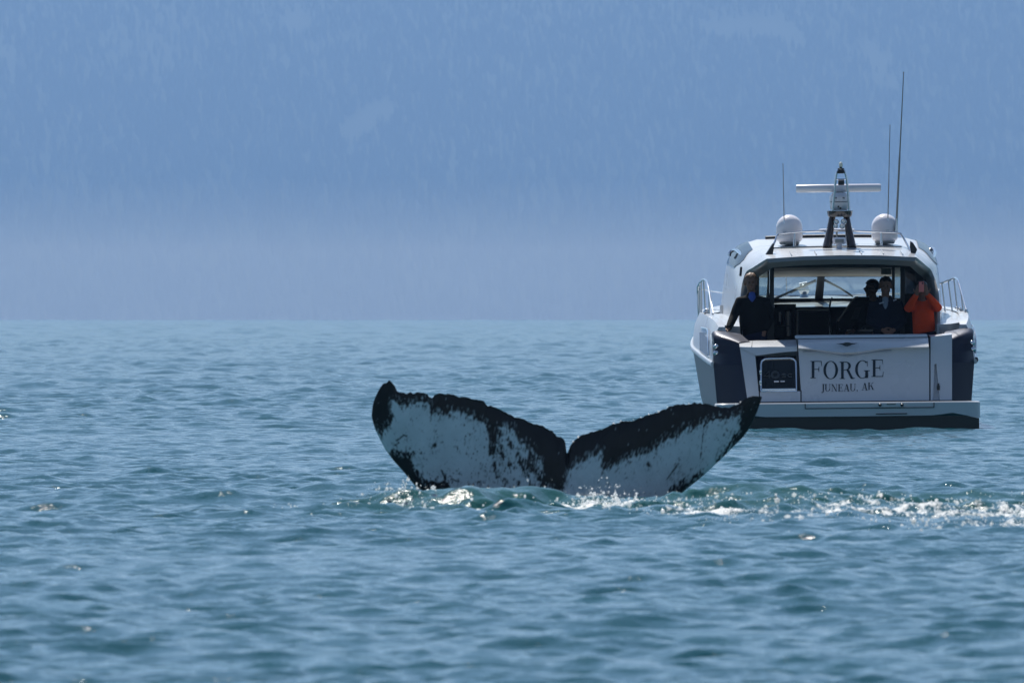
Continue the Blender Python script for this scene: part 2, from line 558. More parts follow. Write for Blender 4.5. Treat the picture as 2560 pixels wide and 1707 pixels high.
def bm_lathe(bm, prof, c=(0, 0, 0), k=24, axis='Z', sx=1.0, sy=1.0):
    """prof: list of (radius, height) bottom to top"""
    c = Vector(c)
    rings = []
    for r, h in prof:
        ring = []
        for j in range(k):
            an = 2 * math.pi * j / k
            x, y = r * math.cos(an) * sx, r * math.sin(an) * sy
            p = Vector((x, y, h)) if axis == 'Z' else (Vector((x, h, y)) if axis == 'Y' else Vector((h, x, y)))
            ring.append(bm.verts.new(c + p))
        rings.append(ring)
    for i in range(len(prof) - 1):
        for j in range(k):
            bm.faces.new([rings[i][j], rings[i][(j + 1) % k], rings[i + 1][(j + 1) % k], rings[i + 1][j]])
    bm.faces.new(rings[0][::-1]); bm.faces.new(rings[-1])

def bm_loft(bm, secs, closed=False):
    rows = [[bm.verts.new(p) for p in s] for s in secs]
    n = len(rows[0])
    for i in range(len(rows) - 1):
        for j in range(n if closed else n - 1):
            q = [rows[i][j], rows[i][(j + 1) % n], rows[i + 1][(j + 1) % n], rows[i + 1][j]]
            q2 = []
            for v in q:
                if not any((v.co - w.co).length < 1e-7 for w in q2): q2.append(v)
            if len(q2) >= 3: bm.faces.new(q2)
    return rows

def smooth_curve(pts, n):
    """Catmull-Rom through points, n samples"""
    P = [np.array(p, float) for p in pts]
    P = [2 * P[0] - P[1]] + P + [2 * P[-1] - P[-2]]
    out = []
    m = len(P) - 3
    for s in np.linspace(0, m - 1e-6, n):
        i = int(s); t = s - i
        a, b, c, d = P[i:i + 4]
        out.append(0.5 * ((2 * b) + (c - a) * t + (2 * a - 5 * b + 4 * c - d) * t * t + (3 * b - a - 3 * c + d) * t ** 3))
    return [Vector(o) for o in out]

# ------------------------------------------------------------------ the whale: raised flukes on the tail stock
L_TOP = [(929,1039),(932,1009),(940,991),(946,974),(957.6,960),(969,955),(974,951),(981,957),(989,968),(992,976),(1003,980.5),(1019,984.5),
 (1027,981.5),(1033,985),(1042.6,981),(1058,982.5),(1069,985.5),(1072,993),(1082,995),(1087,985.5),(1094,982.5),(1108,985.5),(1133,984.5),
 (1143,990),(1163,992),(1178,996),(1197,998),(1210,1001.6),(1216,1012),(1219,1015.5),(1227.5,1012.7),(1241,1019),(1260,1028),(1278,1037),
 (1287.6,1044),(1300.6,1044),(1319,1050.6),(1332,1060),(1348.6,1062),(1367,1069),(1382,1079),(1392,1091),(1402,1091),(1409.7,1097),(1414,1108),(1416.2,1131)]
R_TOP = [(1418.8,1132),(1421,1126),(1426,1113),(1439,1098),(1452,1088.6),(1473,1081),(1494,1076),(1511,1069.5),(1528,1061),(1547.5,1054.6),(1560,1051),
 (1577,1052),(1601,1044),(1622,1037.6),(1643,1031),(1660,1022.7),(1679,1014),(1696,1011),(1718,1010),(1739,1006.8),(1760,1008.5),(1781,1013),
 (1803,1017.4),(1824,1017),(1845,1010),(1856,1002.5),(1868.6,992),(1885.6,988.7),(1901.5,989),(1905,993)]
L_BOT = [(929,1039),(932,1054.7),(939,1076),(949.7,1098),(963.5,1124),(985,1152.5),(1007,1177),(1027,1201),(1044.6,1222),(1075,1256),(1130,1310),(1230,1385),(1330,1440),(1418,1460)]
R_BOT = [(1418,1460),(1500,1435),(1600,1350),(1660,1282),(1713,1224.7),(1739,1204.5),(1771,1177),(1802.7,1147),(1834.6,1115),(1858,1092),(1873,1070.5),
 (1883,1051),(1892,1032),(1898,1015),(1902.6,1000.4),(1905,993)]

def in_poly(x, y, poly):
    c = np.zeros(x.shape, bool)
    n = len(poly)
    for i in range(n):
        x0, y0 = poly[i]; x1, y1 = poly[(i + 1) % n]
        if y0 == y1: continue
        cond = ((y0 > y) != (y1 > y)) & (x < (x1 - x0) * (y - y0) / (y1 - y0) + x0)
        c ^= cond
    return c

def seg_dist(x, y, a, b):
    ax, ay = a; bx, by = b
    t = np.clip(((x - ax) * (bx - ax) + (y - ay) * (by - ay)) / ((bx - ax) ** 2 + (by - ay) ** 2), 0, 1)
    return np.hypot(x - ax - t * (bx - ax), y - ay - t * (by - ay)), t

def pigment(x, y):
    """1 = black skin, 0 = white skin, in the flukes' own outline units"""
    wx = x + 9 * (fbm(x / 14, y / 20, 3, 1) - .5) + 5 * (fbm(x / 4, y / 5, 2, 2) - .5)
    wy = y + 16 * (fbm(x / 9, y / 24, 3, 3) - .5) + 6 * (fbm(x / 3.5, y / 5, 2, 4) - .5)
    b = np.zeros_like(x)
    tip_l = [(900,900),(1000,900),(1000,995),(978,999),(976,1023),(985,1039),(977,1058),(965,1074),(950,1088),(900,1040)]
    band_l = [(960,900),(1421,900),(1421,1180),(1411,1212),(1404,1300),(1388,1300),(1378,1215),(1366,1192),(1352,1160),(1345,1140),(1330,1128),(1335,1105),(1320,1092),(1296,1080),(1265,1070),(1241,1066),
              (1240,1100),(1237,1136),(1224,1138),(1218,1100),(1214,1062),(1203,1054),(1190,1047),(1176,1040),(1162,1036),(1145,1034),(1130,1032),(1115,1036),(1104,1034),(1090,1028),
              (1079,1036),(1075,1016),(1068,1006),(1058,1010),(1045,1008),(1032,1015),(1018,1014),(1008,1009),(998,1012),(985,1004),(978,1000)]
    band_r = [(1410,900),(1930,900),(1930,1000),(1849,1053),(1847,1039),(1834,1041),(1813,1046),(1781,1052),(1762,1061),(1752,1058),(1739,1069),(1718,1066),(1696,1088),(1675,1096),
              (1654,1109),(1641,1124),(1635,1116),(1622,1126),(1590,1141),(1569,1147),(1539,1162),(1522,1172),(1499,1170),(1504,1150),(1506,1134),(1502,1127),(1490,1141),(1471,1142),
              (1460,1157),(1443,1156),(1433,1170),(1421,1178),(1408,1215),(1400,1300),(1380,1300)]
    tip_r = [(1849,1053),(1930,990),(1930,1060),(1834,1122),(1806,1148),(1790,1156),(1798,1140),(1815,1118),(1826,1104),(1832,1093),(1842,1087),(1848,1070)]
    low_l = [(980,1118),(1000,1130),(1022,1128),(1040,1131),(1030,1148),(1040,1165),(1054,1184),(1068,1198),(1096,1204),(1112,1197),(1130,1222),(1120,1240),(1040,1240),(960,1150)]
    low_r = [(1672,1219),(1700,1203),(1716,1193),(1754,1176),(1764,1184),(1700,1250),(1668,1240)]
    for p in (tip_l, band_l, band_r, tip_r, low_l, low_r):
        b = np.maximum(b, in_poly(wx, wy, p))
    # broken streaky zone inside the left fluke
    zone = np.clip((x - 1226) / 30, 0, 1) * np.clip((1410 - x) / 20, 0, 1) * np.clip((y - 1050) / 20, 0, 1) * np.clip((1222 - y) / 20, 0, 1)
    st = fbm((x - 0.35 * y) / 15, (y + .2 * x) / 34, 3, 41) * 0.6 + fbm(x / 6, y / 7, 2, 42) * 0.4
    diag = np.clip(1 - np.abs((x - 1240) * 0.9 - (y - 1080)) / 95, 0, 1)
    b = np.maximum(b, (zone > .2) & (st > 0.56 - 0.10 * diag))
    # specks
    sp = fbm(x / 4.5, y / 5.5, 2, 61)
    dens = 0.83 - 0.07 * np.clip((x - 1150) / 80, 0, 1) * np.clip((1260 - x) / 40, 0, 1) - 0.09 * np.clip((y - 1185) / 35, 0, 1) * (x < 1400)
    b = np.maximum(b, sp > dens)
    # scars and marks
    b = np.maximum(b, np.hypot(x - 1086, y - 1113) < 6.2)
    b = np.maximum(b, np.hypot((x - 1620) / 4.2, (y - 1160) / 7) < 1)
    for a, c, w0, w1 in (((1696,1158),(1666,1198),2.2,1.4),((1760,1056),(1750,1147),1.6,.7),((1010,1087),(991,1101),1.6,2.4),((1127,1197),(1146,1203),1.5,2.0),((1104,1176),(1114,1196),2.5,3.5)):
        d, t = seg_dist(x, y, a, c)
        b = np.maximum(b, d < w0 + (w1 - w0) * t)
    return b

def build_whale():
    S = FPX / WHALE_D
    def half(top, bot, n, rows):
        x0, x1 = top[0][0], top[-1][0]
        xs = np.linspace(x0, x1, n)
        tx = np.array([p[0] for p in top]); ty = np.array([p[1] for p in top])
        bx = np.array([p[0] for p in bot]); by = np.array([p[1] for p in bot])
        yt = np.interp(xs, tx, ty) + 6.0 * (fbm(xs / 7.0, xs * 0, 3, 8) - .5) * np.clip((xs - x0) / 12, 0, 1) * np.clip((x1 - xs) / 12, 0, 1)
        yb = np.interp(xs, bx, by)
        v = np.linspace(0, 1, rows) ** 0.9
        X = np.repeat(xs[:, None], rows, 1)
        Y = yt[:, None] * (1 - v) + yb[:, None] * v
        return X, Y, np.repeat(v[None, :], n, 0)
    XL, YL, VL = half(L_TOP, L_BOT, 200, 82)
    XR, YR, VR = half(R_TOP, R_BOT, 200, 82)
    X = np.concatenate([XL, XR]); Y = np.concatenate([YL, YR]); V = np.concatenate([VL, VR])
    n, rows = X.shape
    span = np.abs(X - 1418) / 490.0
    T = 0.16 * (1 - span) ** 1.3 + 0.035 * np.clip((1.02 - span) * 6, 0, 1)
    prof = V ** 0.75 * np.sqrt(np.clip(1 - V, 0, 1)) * 1.75
    th = T * prof + 0.006 * np.clip((1 - V) * 20, 0, 1)
    x = (X - 1280) / S
    z = EYE - (Y - HORIZON) / S
    lean = -0.13 * z + 0.10 * span ** 2 + 0.02 * np.sin(X / 60.0)         # top towards the camera, tips swept back
    rel = 0.006 * (fbm(X / 10, Y / 16, 3, 71) - .5)
    yf = WHALE_D + lean - th + rel
    yb = WHALE_D + lean + th - rel
    Vf = np.stack([x, yf, z], -1).reshape(-1, 3)
    Vb = np.stack([x, yb, z], -1).reshape(-1, 3)
    Ff = grid_faces(n, rows)
    Fb = grid_faces(n, rows)[:, ::-1] + n * rows
    i = np.arange(n - 1) * rows
    top = np.stack([i, i + rows, i + rows + n * rows, i + n * rows], -1)
    bot = np.stack([i + rows - 1, i + rows - 1 + n * rows, i + 2 * rows - 1 + n * rows, i + 2 * rows - 1], -1)
    allV = [Vf, Vb]; allF = [Ff[:, ::-1], Fb[:, ::-1], top, bot]
    # tail stock under the surface
    k = 24; base = 2 * n * rows
    ring = []
    cx = (1418 - 1280) / S
    for q, (dz, dy, ru, rv) in enumerate([(-0.25, 0.06, 0.30, 0.13), (-0.55, 0.12, 0.26, 0.20), (-1.0, 0.35, 0.30, 0.34), (-1.6, 0.8, 0.42, 0.5), (-2.4, 1.7, 0.55, 0.62)]):
        a = np.arange(k) * 2 * math.pi / k
        ring.append(np.stack([cx + ru * np.cos(a), WHALE_D + dy + rv * np.sin(a), dz + 0 * a], -1))
    R = np.concatenate(ring)
    fr = []
    for q in range(4):
        for j in range(k):
            fr.append([base + q * k + j, base + q * k + (j + 1) % k, base + (q + 1) * k + (j + 1) % k, base + (q + 1) * k + j])
    allV.append(R); allF.append(np.array(fr))
    jit = np.random.default_rng(5)
    wide = sum(pigment(X + jit.normal(0, 8), Y + jit.normal(0, 10)).astype(float) for _ in range(10)) / 10.0
    pg = sum(pigment(X + jit.normal(0, .9), Y + jit.normal(0, 1.1)).astype(float) for _ in range(4)) / 4.0
    fleck = fbm(X / 3.2 + .3 * Y / 6, Y / 7.0, 3, 151)                 # ragged, flecked borders between black and white
    rim = 4 * wide * (1 - wide)
    pg = np.clip(pg + rim * (fleck - 0.5) * 3.4, 0, 1)
    pg = np.where((pg > .5) & (fbm(X / 2.6, Y / 3.4, 2, 157) > 0.88), 0.6, pg)      # pale nicks and barnacle scars in the black
    pgf = pg.reshape(-1)
    m, nt, b = nmat("whale_skin")
    at = nt.nodes.new("ShaderNodeAttribute"); at.attribute_name = "pigment"
    tc = nt.nodes.new("ShaderNodeTexCoord")
    nz = nt.nodes.new("ShaderNodeTexNoise"); nz.inputs["Scale"].default_value = 3.5; nz.inputs["Detail"].default_value = 10; nz.inputs["Roughness"].default_value = 0.7
    nt.links.new(tc.outputs["Object"], nz.inputs["Vector"])
    wh = nt.nodes.new("ShaderNodeMix"); wh.data_type = 'RGBA'
    wh.inputs[6].default_value = (0.44, 0.47, 0.48, 1); wh.inputs[7].default_value = (0.88, 0.91, 0.94, 1)
    nt.links.new(nz.outputs["Fac"], wh.inputs[0])
    bk = nt.nodes.new("ShaderNodeMix"); bk.data_type = 'RGBA'
    bk.inputs[6].default_value = (0.004, 0.004, 0.005, 1); bk.inputs[7].default_value = (0.016, 0.012, 0.012, 1)
    nt.links.new(nz.outputs["Fac"], bk.inputs[0])
    mx = nt.nodes.new("ShaderNodeMix"); mx.data_type = 'RGBA'
    nt.links.new(at.outputs["Fac"], mx.inputs[0]); nt.links.new(wh.outputs[2], mx.inputs[6]); nt.links.new(bk.outputs[2], mx.inputs[7])
    nt.links.new(mx.outputs[2], b.inputs["Base Color"])
    b.inputs["Roughness"].default_value = 0.35
    b.inputs["Specular IOR Level"].default_value = 0.22
    b.inputs["Coat Weight"].default_value = 0.12; b.inputs["Coat Roughness"].default_value = 0.08
    bp = nt.nodes.new("ShaderNodeBump"); bp.inputs["Strength"].default_value = 0.35; bp.inputs["Distance"].default_value = 0.01
    n2 = nt.nodes.new("ShaderNodeTexNoise"); n2.inputs["Scale"].default_value = 45; n2.inputs["Detail"].default_value = 4
    nt.links.new(tc.outputs["Object"], n2.inputs["Vector"]); nt.links.new(n2.outputs["Fac"], bp.inputs["Height"]); nt.links.new(bp.outputs[0], b.inputs["Normal"])
    o = np_mesh("humpback_whale", np.concatenate(allV), np.concatenate(allF), m)
    add_attr(o, "pigment", np.concatenate([pgf, np.ones(len(Vb)), np.ones(len(R))]))
    tag(o, "black and white underside of whale flukes raised above the water before the boat", "whale")
build_whale()

# ------------------------------------------------------------------ the motor yacht
WHITE = pmat("white_gelcoat", (0.50, 0.52, 0.55), rough=0.28, coat=0.35, var=0.035, scale=1.6)
NAVY, _nt, _b = nmat("navy_metallic_paint")
_tc = _nt.nodes.new("ShaderNodeTexCoord")
_v = _nt.nodes.new("ShaderNodeTexVoronoi"); _v.inputs["Scale"].default_value = 160
_nt.links.new(_tc.outputs["Object"], _v.inputs["Vector"])
_bp = _nt.nodes.new("ShaderNodeBump"); _bp.inputs["Strength"].default_value = 0.12; _bp.inputs["Distance"].default_value = 0.004
_nt.links.new(_v.outputs["Color"], _bp.inputs["Height"]); _nt.links.new(_bp.outputs[0], _b.inputs["Normal"])
_mx = _nt.nodes.new("ShaderNodeMix"); _mx.data_type = 'RGBA'
_mx.inputs[6].default_value = (0.004, 0.007, 0.022, 1); _mx.inputs[7].default_value = (0.012, 0.015, 0.036, 1)
_nt.links.new(_v.outputs["Color"], _mx.inputs[0]); _nt.links.new(_mx.outputs[2], _b.inputs["Base Color"])
_b.inputs["Metallic"].default_value = 0.35
_b.inputs["Roughness"].default_value = 0.42
_b.inputs["Coat Weight"].default_value = 0.2
_b.inputs["Specular IOR Level"].default_value = 0.25
_b.inputs["Coat Roughness"].default_value = 0.11
ANTIFOUL = pmat("dark_antifouling", (0.012, 0.018, 0.016), rough=0.45, var=0.3, scale=3)
CHROME = pmat("polished_steel", (0.72, 0.73, 0.75), rough=0.12, metal=1.0, var=0.03, scale=8)
BLACK = pmat("black_trim", (0.010, 0.010, 0.012), rough=0.35, var=0.2, scale=5)
CARBON = pmat("dark_glossy_composite", (0.035, 0.024, 0.022), rough=0.18, coat=0.6, var=0.25, scale=9)
GREYFRAME = pmat("grey_frame_paint", (0.20, 0.21, 0.21), rough=0.35, coat=0.3, var=0.06, scale=2)
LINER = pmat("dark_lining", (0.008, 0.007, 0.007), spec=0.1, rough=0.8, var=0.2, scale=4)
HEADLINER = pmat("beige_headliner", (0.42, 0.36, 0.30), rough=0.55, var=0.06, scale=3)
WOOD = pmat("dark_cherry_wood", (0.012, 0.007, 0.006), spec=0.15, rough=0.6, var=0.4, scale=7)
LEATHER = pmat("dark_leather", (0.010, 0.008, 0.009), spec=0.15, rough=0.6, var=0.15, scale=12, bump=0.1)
CREAM = pmat("cream_vinyl", (0.52, 0.46, 0.40), rough=0.5, var=0.06, scale=6)
RADOME = pmat("white_radome", (0.70, 0.69, 0.74), rough=0.22, coat=0.4, var=0.03, scale=2)
LETTER = pmat("black_lettering", (0.006, 0.014, 0.020), rough=0.4, var=0.1, scale=20)
SEATPAD = pmat("dark_grey_vinyl", (0.045, 0.042, 0.045), spec=0.2, rough=0.6, var=0.1, scale=9)
LENS = pmat("lamp_lens", (0.82, 0.76, 0.60), rough=0.2, var=0.05, scale=30)

def glass_mat(name, tint, refl=1.0, rough=0.02, opacity=0.0, body=(0.02, 0.03, 0.04)):
    """thin pane: tinted see-through with a Fresnel mirror, plus an optional share of opaque tint"""
    m = bpy.data.materials.new(name); m.use_nodes = True
    nt = m.node_tree
    for n in list(nt.nodes): nt.nodes.remove(n)
    out = nt.nodes.new("ShaderNodeOutputMaterial")
    tr = nt.nodes.new("ShaderNodeBsdfTransparent"); tr.inputs[0].default_value = (*tint, 1)
    df = nt.nodes.new("ShaderNodeBsdfDiffuse"); df.inputs[0].default_value = (*body, 1)
    mo = nt.nodes.new("ShaderNodeMixShader"); mo.inputs[0].default_value = opacity
    nt.links.new(tr.outputs[0], mo.inputs[1]); nt.links.new(df.outputs[0], mo.inputs[2])
    gl = nt.nodes.new("ShaderNodeBsdfGlossy"); gl.inputs["Roughness"].default_value = rough
    lw = nt.nodes.new("ShaderNodeLayerWeight"); lw.inputs["Blend"].default_value = 0.5
    pw = nt.nodes.new("ShaderNodeMath"); pw.operation = 'POWER'; pw.inputs[1].default_value = 5.0
    nt.links.new(lw.outputs["Facing"], pw.inputs[0])
    fr = nt.nodes.new("ShaderNodeMath"); fr.operation = 'MULTIPLY_ADD'; fr.inputs[1].default_value = 0.9 * refl; fr.inputs[2].default_value = 0.035 * refl
    nt.links.new(pw.outputs[0], fr.inputs[0])
    nz = nt.nodes.new("ShaderNodeTexNoise"); nz.inputs["Scale"].default_value = 2.0
    tc = nt.nodes.new("ShaderNodeTexCoord"); nt.links.new(tc.outputs["Object"], nz.inputs["Vector"])
    bp = nt.nodes.new("ShaderNodeBump"); bp.inputs["Strength"].default_value = 0.02; nt.links.new(nz.outputs["Fac"], bp.inputs["Height"])
    nt.links.new(bp.outputs[0], gl.inputs["Normal"])
    mg = nt.nodes.new("ShaderNodeMixShader")
    nt.links.new(fr.outputs[0], mg.inputs[0]); nt.links.new(mo.outputs[0], mg.inputs[1]); nt.links.new(gl.outputs[0], mg.inputs[2])
    nt.links.new(mg.outputs[0], out.inputs["Surface"])
    return m
GLASS = glass_mat("windscreen_glass", (0.82, 0.88, 0.88))
SMOKE = glass_mat("smoked_glass", (0.22, 0.24, 0.26), opacity=0.25)
SIDEGLASS = glass_mat("tinted_side_glass", (0.10, 0.13, 0.16), opacity=0.35, body=(0.05, 0.07, 0.09))
CLEARSIDE = glass_mat("pale_side_glass", (0.62, 0.72, 0.82), opacity=0.1, body=(0.1, 0.14, 0.2))

YAW = math.radians(0.85); ROLL = math.radians(-0.6)
BX = (2117 - 1280) / FPX * BOAT_D
BOAT_M = Matrix.Translation((BX, BOAT_D, 0)) @ Matrix.Rotation(YAW, 4, 'Z') @ Matrix.Rotation(ROLL, 4, 'Y')
BOAT_I = BOAT_M.inverted()
boat = empty("motor_yacht")
boat.matrix_world = BOAT_M
tag(boat, "white and navy motor yacht named FORGE seen from its stern", "boat")

_o = BOAT_I @ Vector((0, 0, EYE))
def P(px, py, v=0.0, b=0.0):
    """boat-frame point (u right, v forward, w up) that the photo shows at (px, py) on the surface  y = v + b*z"""
    d = BOAT_I.to_3x3() @ Vector(((px - 1280) / FPX, 1.0, -(py - HORIZON) / FPX))
    t = (v + b * _o.z - _o.y) / (d.y - b * d.z)
    return _o + d * t
TB = 0.42; TV = 0.05 - 0.385 * TB            # rake of the transom
def PT(px, py, off=0.0): return P(px, py, TV - off, TB)

# --- hull
def hull():
    st = [ # v, (u,w) from keel to rubbing strake
        (0.10, [(0, -0.45), (0.8, -0.25), (1.34, -0.05), (1.40, 0.10), (1.40, 0.38), (1.44, 0.95)]),
        (0.42, [(0, -0.48), (0.85, -0.27), (1.57, -0.05), (1.62, 0.10), (1.65, 0.38), (1.68, 0.95)]),
        (0.80, [(0, -0.50), (0.9, -0.28), (1.74, -0.05), (1.82, 0.10), (1.85, 0.40), (1.895, 0.95)]),
        (1.6, [(0, -0.55), (0.9, -0.3), (1.76, -0.05), (1.84, 0.10), (1.88, 0.42), (1.935, 0.99)]),
        (3.5, [(0, -0.6), (0.9, -0.3), (1.76, -0.03), (1.85, 0.12), (1.92, 0.46), (2.015, 1.09)]),
        (5.5, [(0, -0.62), (0.9, -0.28), (1.78, 0.0), (1.87, 0.15), (1.95, 0.5), (2.06, 1.2)]),
        (8.0, [(0, -0.6), (0.65, -0.2), (1.30, 0.1), (1.42, 0.25), (1.58, 0.65), (1.88, 1.36)]),
        (10.0, [(0, -0.5), (0.3, -0.05), (0.66, 0.3), (0.76, 0.45), (0.95, 0.85), (1.32, 1.5)]),
        (11.9, [(0, -0.1), (0.02, 0.2), (0.04, 0.5), (0.05, 0.7), (0.06, 1.1), (0.08, 1.66)])]
    def row(v, half):
        rk = lambda w: v + (max(0, w - 0.10) * TB + 0.02 if v < 0.2 else (max(0, w - 0.10) * TB * 0.45 if v < 0.5 else 0))
        return [Vector((-u, rk(w), w)) for u, w in half[::-1]] + [Vector((u, rk(w), w)) for u, w in half[1:]]
    bm = new_bm()
    rows = bm_loft(bm, [row(v, h) for v, h in st])
    h = finish("hull", bm, NAVY, boat, angle=22)
    # boot stripe below: dark antifouling strip standing 3 mm proud of the hull, keel to chine
    bm = new_bm()
    for s in (-1, 1):
        bm_loft(bm, [[Vector((s * (u + 0.004), v, w - 0.003)) for u, w in hh[:4]] for v, hh in st])
    finish("hull_bottom", bm, ANTIFOUL, h)
    # rubbing strake
    for s in (-1, 1):
        bm = new_bm()
        pts = [Vector((s * (hh[-1][0] + 0.012), v, hh[-1][1] + 0.012)) for v, hh in st[2:]]
        bm_tube(bm, smooth_curve(pts, 24), 0.040, 8, flat=((1, 0, 0), 0.7))
        finish("rubbing_strake", bm, WHITE, h)
    # navy quarter above strake level, up to the coaming
    for s in (-1, 1):
        bm = new_bm()
        low = [(1.44, 0.477, 0.95), (1.68, 0.592, 0.95), (1.895, 0.80, 0.95), (1.90, 1.15, 0.97)]
        mid = [(1.46, 0.55, 1.16), (1.66, 0.67, 1.18), (1.875, 0.84, 1.2), (1.885, 1.15, 1.22)]
        top = [(1.53, 0.62, 1.27), (1.67, 0.74, 1.33), (1.85, 0.90, 1.39), (1.88, 1.15, 1.44)]
        inn = [(1.36, 0.70, 1.28), (1.42, 0.84, 1.33), (1.47, 0.95, 1.38), (1.50, 1.15, 1.40)]
        cols = [smooth_curve([(s * r[k][0], r[k][1], r[k][2]) for r in (low, mid, top, inn)], 15) for k in range(4)]
        bm_loft(bm, [[cols[k][i] for k in range(4)] for i in range(15)])
        finish("quarter_panel", bm, NAVY, h, angle=50)
    return st
ST = hull()

# --- white topsides above the strake, with the arched aft end, side decks and foredeck
def topsides():
    low = [(1.89, 1.10, 0.985), (1.935, 1.6, 1.01), (2.015, 3.5, 1.11), (2.06, 5.5, 1.22), (1.88, 8.0, 1.38), (1.32, 10.0, 1.52), (0.08, 11.9, 1.68)]
    mid = [(1.90, 1.12, 1.30), (1.935, 1.62, 1.36), (2.0, 3.5, 1.42), (2.03, 5.5, 1.50), (1.86, 8.0, 1.60), (1.30, 10.0, 1.70), (0.08, 11.9, 1.82)]
    top = [(1.80, 1.16, 1.50), (1.86, 1.7, 1.60), (1.93, 3.5, 1.68), (1.95, 5.5, 1.72), (1.78, 8.0, 1.77), (1.22, 10.0, 1.85), (0.06, 11.8, 1.93)]
    inn = [(1.71, 1.2, 1.50), (1.72, 1.75, 1.58), (1.80, 3.5, 1.66), (1.82, 5.5, 1.70), (1.68, 8.0, 1.75), (1.12, 10.0, 1.83), (0.03, 11.7, 1.92)]
    for s in (-1, 1):
        bm = new_bm()
        rows = []
        for r in (low, mid, top, inn):
            rows.append(smooth_curve([(s * u, v, w) for u, v, w in r], 36))
        bm_loft(bm, rows)
        t = finish("topside", bm, WHITE, boat, angle=50)
        # aft end cap of the bulwark
        bm = new_bm()
        bm.faces.new([bm.verts.new(Vector((s * u, v, w))) for u, v, w in [low[0], mid[0], top[0], inn[0], (1.66, 1.2, 1.30), (1.70, 1.16, 1.0)]])
        finish("end_cap", bm, WHITE, t)
        # arched dark window let into the topside and its bright arch trim
        bm = new_bm()
        pl = [(1.5, 1.30), (2.4, 1.42), (3.6, 1.42), (3.4, 1.16), (2.2, 1.10), (1.7, 1.08)]
        q = []
        for v, w in pl:
            f = (w - 0.99 - (v - 1.6) * 0.05) / 0.35
            q.append(Vector((s * (1.955 + (v - 1.6) * 0.038 - 0.02 * max(f, 0)), v, w)))
        bm_poly_prism(bm, q, (-s * 0.02, 0, 0))
        finish("hull_window", bm, SIDEGLASS, t)
        bm = new_bm()
        bm_tube(bm, smooth_curve([(s * 1.945, 1.3, 1.08), (s * 1.95, 1.42, 1.30), (s * 1.945, 1.9, 1.46), (s * 1.99, 3.4, 1.49)], 16), 0.012, 6)
        finish("window_trim", bm, CHROME, t)
        # side deck between bulwark and cabin, sloping up forward, with its rounded aft face
        bm = new_bm()
        A = [(1.40, 1.75, 1.28), (1.60, 1.72, 1.29), (1.72, 1.75, 1.34)]
        B = [(1.40, 1.70, 1.50), (1.60, 1.68, 1.51), (1.74, 1.72, 1.53)]
        C_ = [(1.44, 2.2, 1.57), (1.60, 2.2, 1.58), (1.78, 2.2, 1.59)]
        D = [(1.55, 4.0, 1.64), (1.66, 4.0, 1.645), (1.84, 4.0, 1.655)]
        E = [(1.58, 6.5, 1.70), (1.68, 6.5, 1.70), (1.80, 6.5, 1.71)]
        bm_loft(bm, [[Vector((s * u, v, w)) for u, v, w in r] for r in (A, B, C_, D, E)])
        finish("side_deck", bm, WHITE, boat, angle=60)
    bm = new_bm()
    rows = []
    for v, hw, w0, cr in [(6.4, 1.82, 1.70, 0.06), (8.0, 1.70, 1.75, 0.16), (10.0, 1.14, 1.83, 0.12), (11.6, 0.12, 1.91, 0.02)]:
        rows.append([Vector((hw * t, v, w0 + cr * (1 - t * t))) for t in np.linspace(-1, 1, 13)])
    bm_loft(bm, rows)
    finish("foredeck", bm, WHITE, boat)
topsides()

